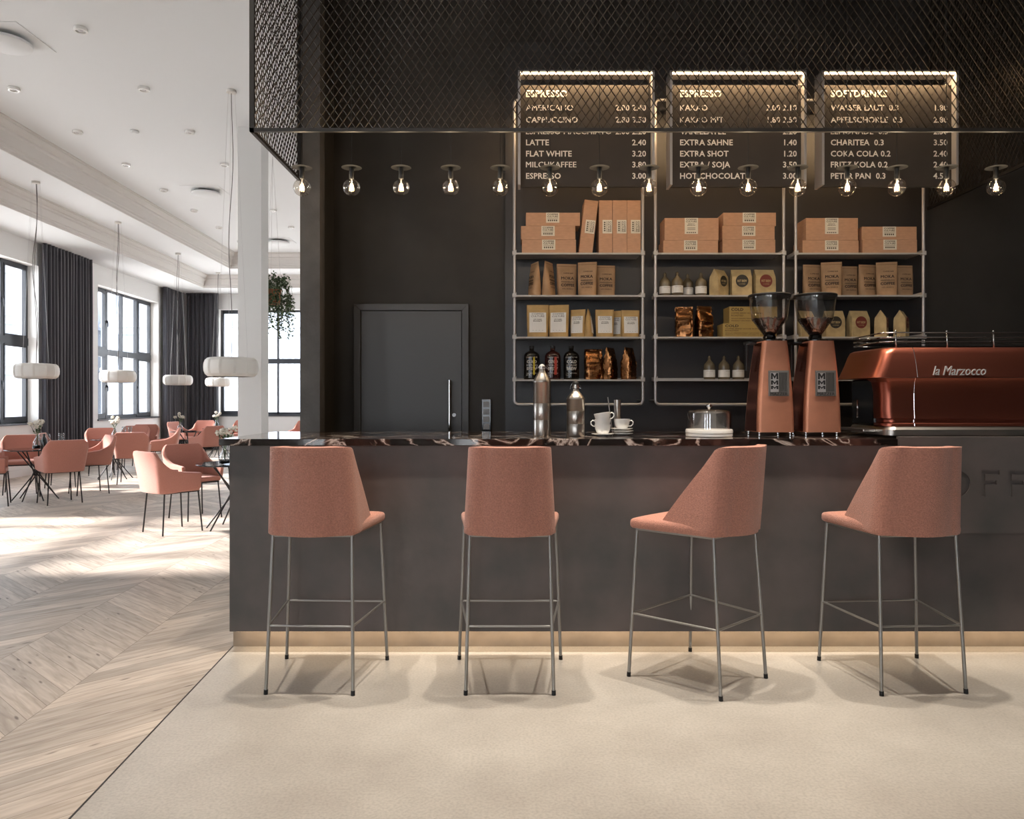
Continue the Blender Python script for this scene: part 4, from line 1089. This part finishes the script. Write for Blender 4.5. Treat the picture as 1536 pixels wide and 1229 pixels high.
for px in (1345, 1422, 1492, 1560):
    MB().tube([(X(px, 3.99), .056, hh(520)), (X(px, 3.99), .062, hh(496))], .0045, 8).ball((X(px, 3.99), .062, hh(495.5)), .006, 8, 6).build('rail_post', CHROME, em, smooth=True)

# ================================================================== DINING HALL
def curtain(name, p0, p1, lab, seed):
    rg = random.Random(seed); p0, p1 = Vector(p0), Vector(p1); L_ = (p1-p0).length; d = (p1-p0).normalized(); nrm = Vector((-d.y, d.x, 0))
    r = thing(name, lab, 'curtain', (p0.x, p0.y, 0)); m = MB(); nf = int(L_/.11); n = nf*8; ph = [rg.uniform(.7, 1.25) for _ in range(nf+2)]; vs = []
    for i, z in enumerate((4.055, 3.9, 3.0, 1.8, .9, .02)):
        for j in range(n+1):
            u = j/n; a = ph[int(u*nf)]*(.034+.016*i/5); q = u*nf*2*PI+.5*math.sin(i*.8+u*9)*(i > 0)*.5
            o = d*(u*L_+.012*math.sin(2*q))+nrm*(a*math.cos(q)); vs.append((o.x, o.y, z))
    m.add(vs, [(i*(n+1)+j, i*(n+1)+j+1, (i+1)*(n+1)+j+1, (i+1)*(n+1)+j) for i in range(5) for j in range(n)])
    o = m.build('cloth', CURTAIN, r, smooth=True); so = o.modifiers.new('solid', 'SOLIDIFY'); so.thickness = .004
    a = p0-p0; b = p1-p0
    MB().tube([(0, 0, 4.045), (b.x, b.y, 4.045)], .012, 6).build('track', BLACKM, r)
curtain('curtain', (wx(13.15)+.13, 13.15, 0), (wx(14.8)+.13, 14.8, 0), 'dark grey floor length curtain on the pier between the two left windows', 1)
curtain('curtain', (wx(18.2)+.13, 18.25, 0), (wx(19.3)+.13, 19.38, 0), 'dark grey curtain on the left wall just before the room corner', 2)
curtain('curtain', (wx(19.3)+.22, 19.36, 0), (X(327, 19.36), 19.36, 0), 'dark grey curtain on the far wall, right of the room corner', 3)
curtain('curtain', (wx(8.4)+.13, 8.35, 0), (wx(10)+.13, 9.9, 0), 'dark grey curtain left of the frame on the window wall', 4) if False else None

# ceiling fittings
def make_downlight():
    o = thing('ceiling_spotlight', '', 'ceiling light', group='small round ceiling spotlights')
    MB().lathe([(.058, 0), (.060, -.004), (.060, -.030), (.056, -.034), (.042, -.034), (.040, -.016), (.0005, -.014)], 24).build('housing', WHITEC, o, smooth=True, auto=40)
    MB().ball((0, 0, -.020), .024, 12, 8, (1, 1, .5)).build('lamp', ALU, o, smooth=True)
    return o
dl = make_downlight(); first = True
ROWN = ['nearest', 'second', 'third', 'fourth', 'fifth', 'sixth', 'seventh', 'eighth']
for c_ in (0, 1):
    for k in range(8):
        yy = 6.87+1.315*k
        if c_ == 0 and k == 0: continue
        xx = (-5.44 if c_ == 0 else -4.02)-.05*(yy-8.17)
        lab = 'round white ceiling spotlight, %s away in the %s row' % (ROWN[k], 'left' if c_ == 0 else 'right')
        if first: dl.location = (xx, yy, 4.71); dl['label'] = lab; first = False
        else: clone(dl, (xx, yy, 4.71), 0, lab)
for k, x in enumerate(SPOT_X): clone(dl, (x, 3.42, 4.71), 0, 'round ceiling spotlight over the stools, %s along the bar' % ('leftmost', 'second from left', 'middle one', 'second from right', 'rightmost')[k], 'ceiling spotlights over the stools')
sm = MB().lathe([(.05, 0), (.05, -.02), (.035, -.035), (.0005, -.037)], 24).build('smoke_detector', CEIL, smooth=True, auto=40); sm.location = (X(202, 9.49), 9.49, 4.71); tag(sm, 'small white smoke detector between the two rows of ceiling spotlights', 'smoke detector')
def make_disc():
    o = thing('ceiling_diffuser', '', 'air diffuser', group='round ceiling air diffusers on square plates')
    MB().box(-.30, .30, -.30, .30, -.006, 0).build('plate', CEIL, o, bevel=.001)
    MB().lathe([(.13, -.006), (.13, -.045)], 40, cap=False).build('neck', DLEGM, o, smooth=True)
    MB().lathe([(.0005, -.040), (.215, -.040), (.222, -.046), (.222, -.066), (.212, -.074), (.0005, -.078)], 48).build('disc', CEIL, o, smooth=True, auto=40)
    return o
ds = make_disc(); ds.location = (X(8, 7.05), 7.05, 4.71); ds['label'] = 'round white air diffuser on a square plate at the top left, cut by the frame'
clone(ds, (X(309, 12.2), 12.2, 4.71), 0, 'round white air diffuser on a square plate left of the white column')
clone(ds, (X(418, 16.0), 16.0, 4.71), 0, 'distant round air diffuser seen between the white column and the bar wall')
def make_drum():
    o = thing('pendant_lamp', '', 'pendant lamp', group='white drum pendant lamps in the dining hall')
    m = MB(); n = 72; prof = [(.20, 0), (.235, .004), (.262, .03), (.274, .065), (.277, .105), (.274, .145), (.262, .18), (.235, .206), (.20, .21)]; vs = []
    for r_, z in prof:
        for j in range(n): q = 2*PI*j/n; k = 1+.05*((j % 6)/6); vs.append((r_*k*math.cos(q), r_*k*math.sin(q), z))
    m.add(vs, [(i*n+j, i*n+(j+1) % n, (i+1)*n+(j+1) % n, (i+1)*n+j) for i in range(len(prof)-1) for j in range(n)])
    m.build('shade', SHADEM, o, smooth=True, auto=20)
    MB().lathe([(.0005, .010), (.20, .010), (.20, .02), (.0005, .02)], 40).build('diffuser', SHADEM, o)
    MB().lathe([(.0005, .195), (.20, .195), (.20, .20), (.0005, .20)], 40).build('top_plate', SHADEM, o)
    return o
drum0 = make_drum()
for i, (px, yy, zc, lz, lab) in enumerate([(347, 8.25, 4.71, 551, 'white drum pendant lamp in front of the white column'), (54, 10.5, 4.36, 557, 'white drum pendant lamp before the curtain at the far left'),
                                     (177, 12.88, 4.36, 565, 'white drum pendant lamp in front of the second window'), (267, 15.63, 4.36, 570.5, 'white drum pendant lamp in front of the corner curtains'),
                                     (327, 18.0, 4.36, 573.5, 'farthest white drum pendant lamp, half behind the nearest one')]):
    x, zl = X(px, yy), Z(lz, yy)-.105
    d = drum0 if i == 0 else copy_tree(drum0); d.location = (x, yy, zl); d['label'] = lab; zt = zc-zl
    MB().lathe([(.05, zt), (.052, zt-.004), (.052, zt-.03), (.04, zt-.035)], 20).build('canopy', SHADEM, d, smooth=True, auto=40)
    amp = .03+.02*(i % 2); pts = [(amp*math.sin(k/14*PI*2.6+i)*math.sin(PI*k/14), 0, zt-.03+(.2-zt+.03)*k/14) for k in range(15)]
    MB().tube(pts, .0035, 6).build('cord', CORD, d, smooth=True)
    q = MB()
    for a in (0, 120, 240): q.tube([(.04*math.cos(R(a)), .04*math.sin(R(a)), zt-.03), (.18*math.cos(R(a)), .18*math.sin(R(a)), .2)], .0012, 4)
    q.build('suspension_wires', ALU, d)

# armchairs
def make_armchair():
    r = thing('armchair', '', 'armchair', group='coral armchairs in the dining hall')
    def ht(d):
        if d < .21: return .580+.025*d/.21
        if d < .28: return .605+.040*(d-.21)/.07
        if d < .42: return .645+.155*(d-.28)/.14
        return .80
    sh = ushell(.225, .272, .335, .07, .40, ht, -.225, .06, .04, ncol=49, nrow=8, bow=.015)
    shell_obj(sh, 'shell', FABRIC2, r, .038)
    cushion('seat', FABRIC2, r, [(-.205, -.19), (.205, -.19), (.205, .185), (-.205, .185)], .405, .455, .015, .015)
    for a, b in ((-1, -1), (1, -1), (-1, 1), (1, 1)):
        MB().tube([(a*.17, b*.17+.01, .405), (a*.195, b*.20+.01, 0)], .008, 8).build('leg', DLEGM, r, smooth=True, auto=50)
    MB().box(-.18, .18, -.17, .19, .392, .404).build('seat_frame', DLEGM, r)
    return r
arm = make_armchair(); first = True
CH = [(-3.36, 7.40, -38, 'coral armchair nearest the bar, seen from behind with its sunlit back at the left'),
      (-3.50, 8.27, -128, 'coral armchair facing the room beside the bar, its open seat towards us'),
      (-5.70, 9.45, 48, 'coral armchair with its broad back to us, at the near left glass table'),
      (-6.85, 10.45, -150, 'coral armchair behind the near left table, facing us'),
      (-6.42, 9.20, -60, 'coral armchair cut by the left edge of the frame'),
      (-5.86, 10.40, 135, 'coral armchair in profile with sunlit inner back, right of the near left table'),
      (-6.75, 11.25, -70, 'sunlit coral armchair beyond the near left table, behind the wine glasses'),
      (-5.92, 11.70, 20, 'coral armchair with its back to us before the second flower vase'),
      (-7.15, 13.05, -150, 'coral armchair below the curtain, facing us beyond the second vase'),
      (-7.15, 14.10, -170, 'dark coral armchair under the second window, left of a pair'),
      (-7.33, 14.95, -160, 'coral armchair under the second window, right of a pair'),
      (-6.20, 13.30, 112, 'coral armchair in profile facing left, centre of the dining hall'),
      (-7.42, 16.95, -100, 'pale sunlit coral armchair in front of the corner curtains'),
      (-7.45, 17.95, 180, 'coral armchair against the far curtain'),
      (-5.92, 14.45, 62, 'coral armchair with side and back showing, left of the white column'),
      (-5.75, 15.95, 95, 'small sunlit coral armchair before the far vase'),
      (-6.55, 18.00, 175, 'coral armchair under the far window, beside the column'),
      (-4.95, 17.6, 170, 'coral armchair glimpsed between the white column and the bar wall')]
for x, yy, rz, lab in CH:
    if first: arm.location = (x, yy, 0); arm.rotation_euler = (0, 0, R(rz)); arm['label'] = lab; first = False
    else: clone(arm, (x, yy, 0), R(rz), lab)
# tables
def make_table():
    t = thing('round_table', '', 'table', group='round glass tables in the dining hall')
    MB().lathe([(.0005, .645), (.355, .645), (.36, .648), (.36, .655), (.357, .658), (.0005, .658)], 48).build('tabletop', TABLET, t, smooth=True, auto=40)
    for k in range(7):
        q = 2*PI*k/7; q2 = q+R(165); MB().tube([(.22*math.cos(q), .22*math.sin(q), .645), (.27*math.cos(q2), .27*math.sin(q2), 0)], .008, 8).build('leg', DLEGM, t, smooth=True, auto=50)
    return t
tb = make_table(); first = True
TB = [(-6.22, 9.80, 'round glass table at the near left, with wine glasses and a vase'), (-2.83, 7.62, 'round dark glass table half hidden by the end of the bar'), (-6.55, 12.35, 'round glass table with the second flower vase, mid hall'),
      (-6.60, 15.32, 'round glass table with flowers in front of the corner curtains'), (-6.62, 16.95, 'farthest round glass table, beside the white column')]
for x, yy, lab in TB:
    if first: tb.location = (x, yy, 0); tb['label'] = lab; first = False
    else: clone(tb, (x, yy, 0), R(20), lab)
# vases
def make_vase(seed):
    rg = random.Random(seed); v = thing('flower_vase', '', 'flower vase', group='glass vases of white flowers')
    MB().lathe([(.045, 0), (.055, .01), (.060, .05), (.045, .10), (.024, .14), (.020, .17), (.024, .185), (.022, .185), (.018, .168), (.022, .14), (.043, .098), (.057, .05), (.050, .014), (.0005, .008)], 24, cap=False).build('vase', VASEG, v, smooth=True)
    MB().lathe([(.0005, .009), (.050, .012), (.055, .04), (.04, .05), (.0005, .055)], 16).build('pebbles', BLACKM, v, smooth=True)
    st = MB(); fl = MB(); lf = MB()
    for k in range(7):
        q = k*2.4; a = .03+.075*rg.random(); tip = (a*math.cos(q), a*math.sin(q), .27+.09*rg.random())
        st.tube([(0, 0, .03), (tip[0]*.2, tip[1]*.2, .18), tip], .0022, 5)
        for j in range(15):
            d = Vector((rg.gauss(0, 1), rg.gauss(0, 1), rg.gauss(0, .8)+.25)).normalized()*.024
            fl.ball((tip[0]+d.x, tip[1]+d.y, tip[2]+d.z), .014, 6, 4, (1, 1, .8))
        for j in range(3):
            u_ = rg.uniform(.3, .8); p = Vector((tip[0]*(.2+.8*u_), tip[1]*(.2+.8*u_), .18+(tip[2]-.18)*u_)); e = Vector((rg.uniform(-.03, .03), rg.uniform(-.03, .03), .02))
            s_ = e.cross(Vector((0, 0, 1))).normalized()*.01; lf.add([p-e, p+s_, p+e, p-s_], [(0, 1, 2, 3)])
    st.build('stems', STEM, v); fl.build('flowers', PETAL, v, smooth=True); lf.build('leaves', LEAF, v)
    return v
VS = [(X(56, 9.75), 9.75, 'glass vase of white flowers on the near left table'), (X(337, 7.45), 7.45, 'glass vase of pale flowers on the table beside the bar end'),
      (X(172, 12.3), 12.3, 'glass vase of white flowers before the second window'), (X(270, 15.32), 15.32, 'glass vase of white flowers in front of the corner curtains'), (X(325, 16.9), 16.9, 'glass vase of white flowers left of the white column, farthest away')]
for i, (x, yy, lab) in enumerate(VS):
    v = make_vase(i+1); v.location = (x, yy, .658); v['label'] = lab
def make_glass():
    g = thing('wine_glass', '', 'wine glass', group='wine glasses on the dining tables')
    MB().lathe([(.034, 0), (.034, .002), (.005, .006), (.0035, .02), (.0035, .085), (.010, .095), (.032, .125), (.037, .155), (.030, .205), (.0285, .205), (.035, .155), (.030, .127), (.008, .099), (.0005, .096)], 20, cap=False).build('glass_bowl', VASEG, g, smooth=True)
    return g
wg = make_glass(); wg.location = (X(62, 9.62), 9.62, .658); wg['label'] = 'wine glass just right of the vase on the near left table'
clone(wg, (X(71, 9.68), 9.68, .658), 0, 'second wine glass right of the vase on the near left table')
clone(wg, (X(92, 9.85), 9.85, .658), 0, 'wine glass standing alone at the right rim of the near left table')
clone(wg, (X(186, 12.25), 12.25, .658), 0, 'wine glass beside the vase before the second window')
clone(wg, (X(195, 12.4), 12.4, .658), 0, 'wine glass at the right rim of the table before the second window')
b = MB().lathe([(.034, 0), (.036, .004), (.036, .13), (.014, .175), (.013, .21), (.0005, .212)], 20).build('dark_bottle', BLACKGL, smooth=True, auto=50); b.location = (X(66, 9.53), 9.53, .658); tag(b, 'small black bottle among the wine glasses on the near left table', 'bottle')

# hanging plant
hp = thing('hanging_plant', 'trailing green plant in a hanging terracotta pot beside the white column', 'hanging plant', (X(409, 10.5), 10.5, Z(457, 10.5)))
MB().lathe([(.0005, 0), (.085, 0), (.10, .01), (.12, .20), (.125, .205), (.115, .205), (.105, .18), (.0005, .18)], 28).build('pot', POTM, hp, smooth=True, auto=40)
q = MB()
for a in (0, 120, 240): q.tube([(.12*math.cos(R(a)), .12*math.sin(R(a)), .2), (0, 0, 4.71-Z(457, 10.5))], .0018, 5)
q.build('hanger_wires', ALU, hp)
rg = random.Random(9); lf = MB(); st = MB()
for k in range(110):
    q0 = rg.uniform(0, 2*PI); dr_ = Vector((math.cos(q0), math.sin(q0), 0)); reach = rg.uniform(.10, .23)*(1.0 if k % 4 else 1.2); drop = rg.uniform(.15, .66); up_ = rg.uniform(.06, .24)
    pts = []
    for j in range(12):
        t = j/11; p = dr_*(.06+reach*math.sin(min(1, t*1.8)*PI/2)); p.z = .19+up_*math.sin(min(1, t*2.2)*PI)-drop*max(0, t-.3)/.7; p += Vector((rg.uniform(-.012, .012), rg.uniform(-.012, .012), 0)); pts.append(p)
    st.tube(pts, .0018, 4, caps=False)
    for p in pts[2:]:
        for s in range(3):
            e = Vector((rg.gauss(0, 1), rg.gauss(0, 1), rg.gauss(-.3, .7))).normalized()*rg.uniform(.020, .034); b_ = p+Vector((rg.uniform(-.018, .018), rg.uniform(-.018, .018), rg.uniform(-.02, .02)))
            s_ = e.cross(Vector((rg.random(), rg.random(), 1))).normalized()*.017; lf.add([b_-e*.3, b_+e*.35+s_, b_+e, b_+e*.35-s_], [(0, 1, 2, 3)])
lf.build('foliage', LEAF, hp); st.build('stems', STEM, hp)
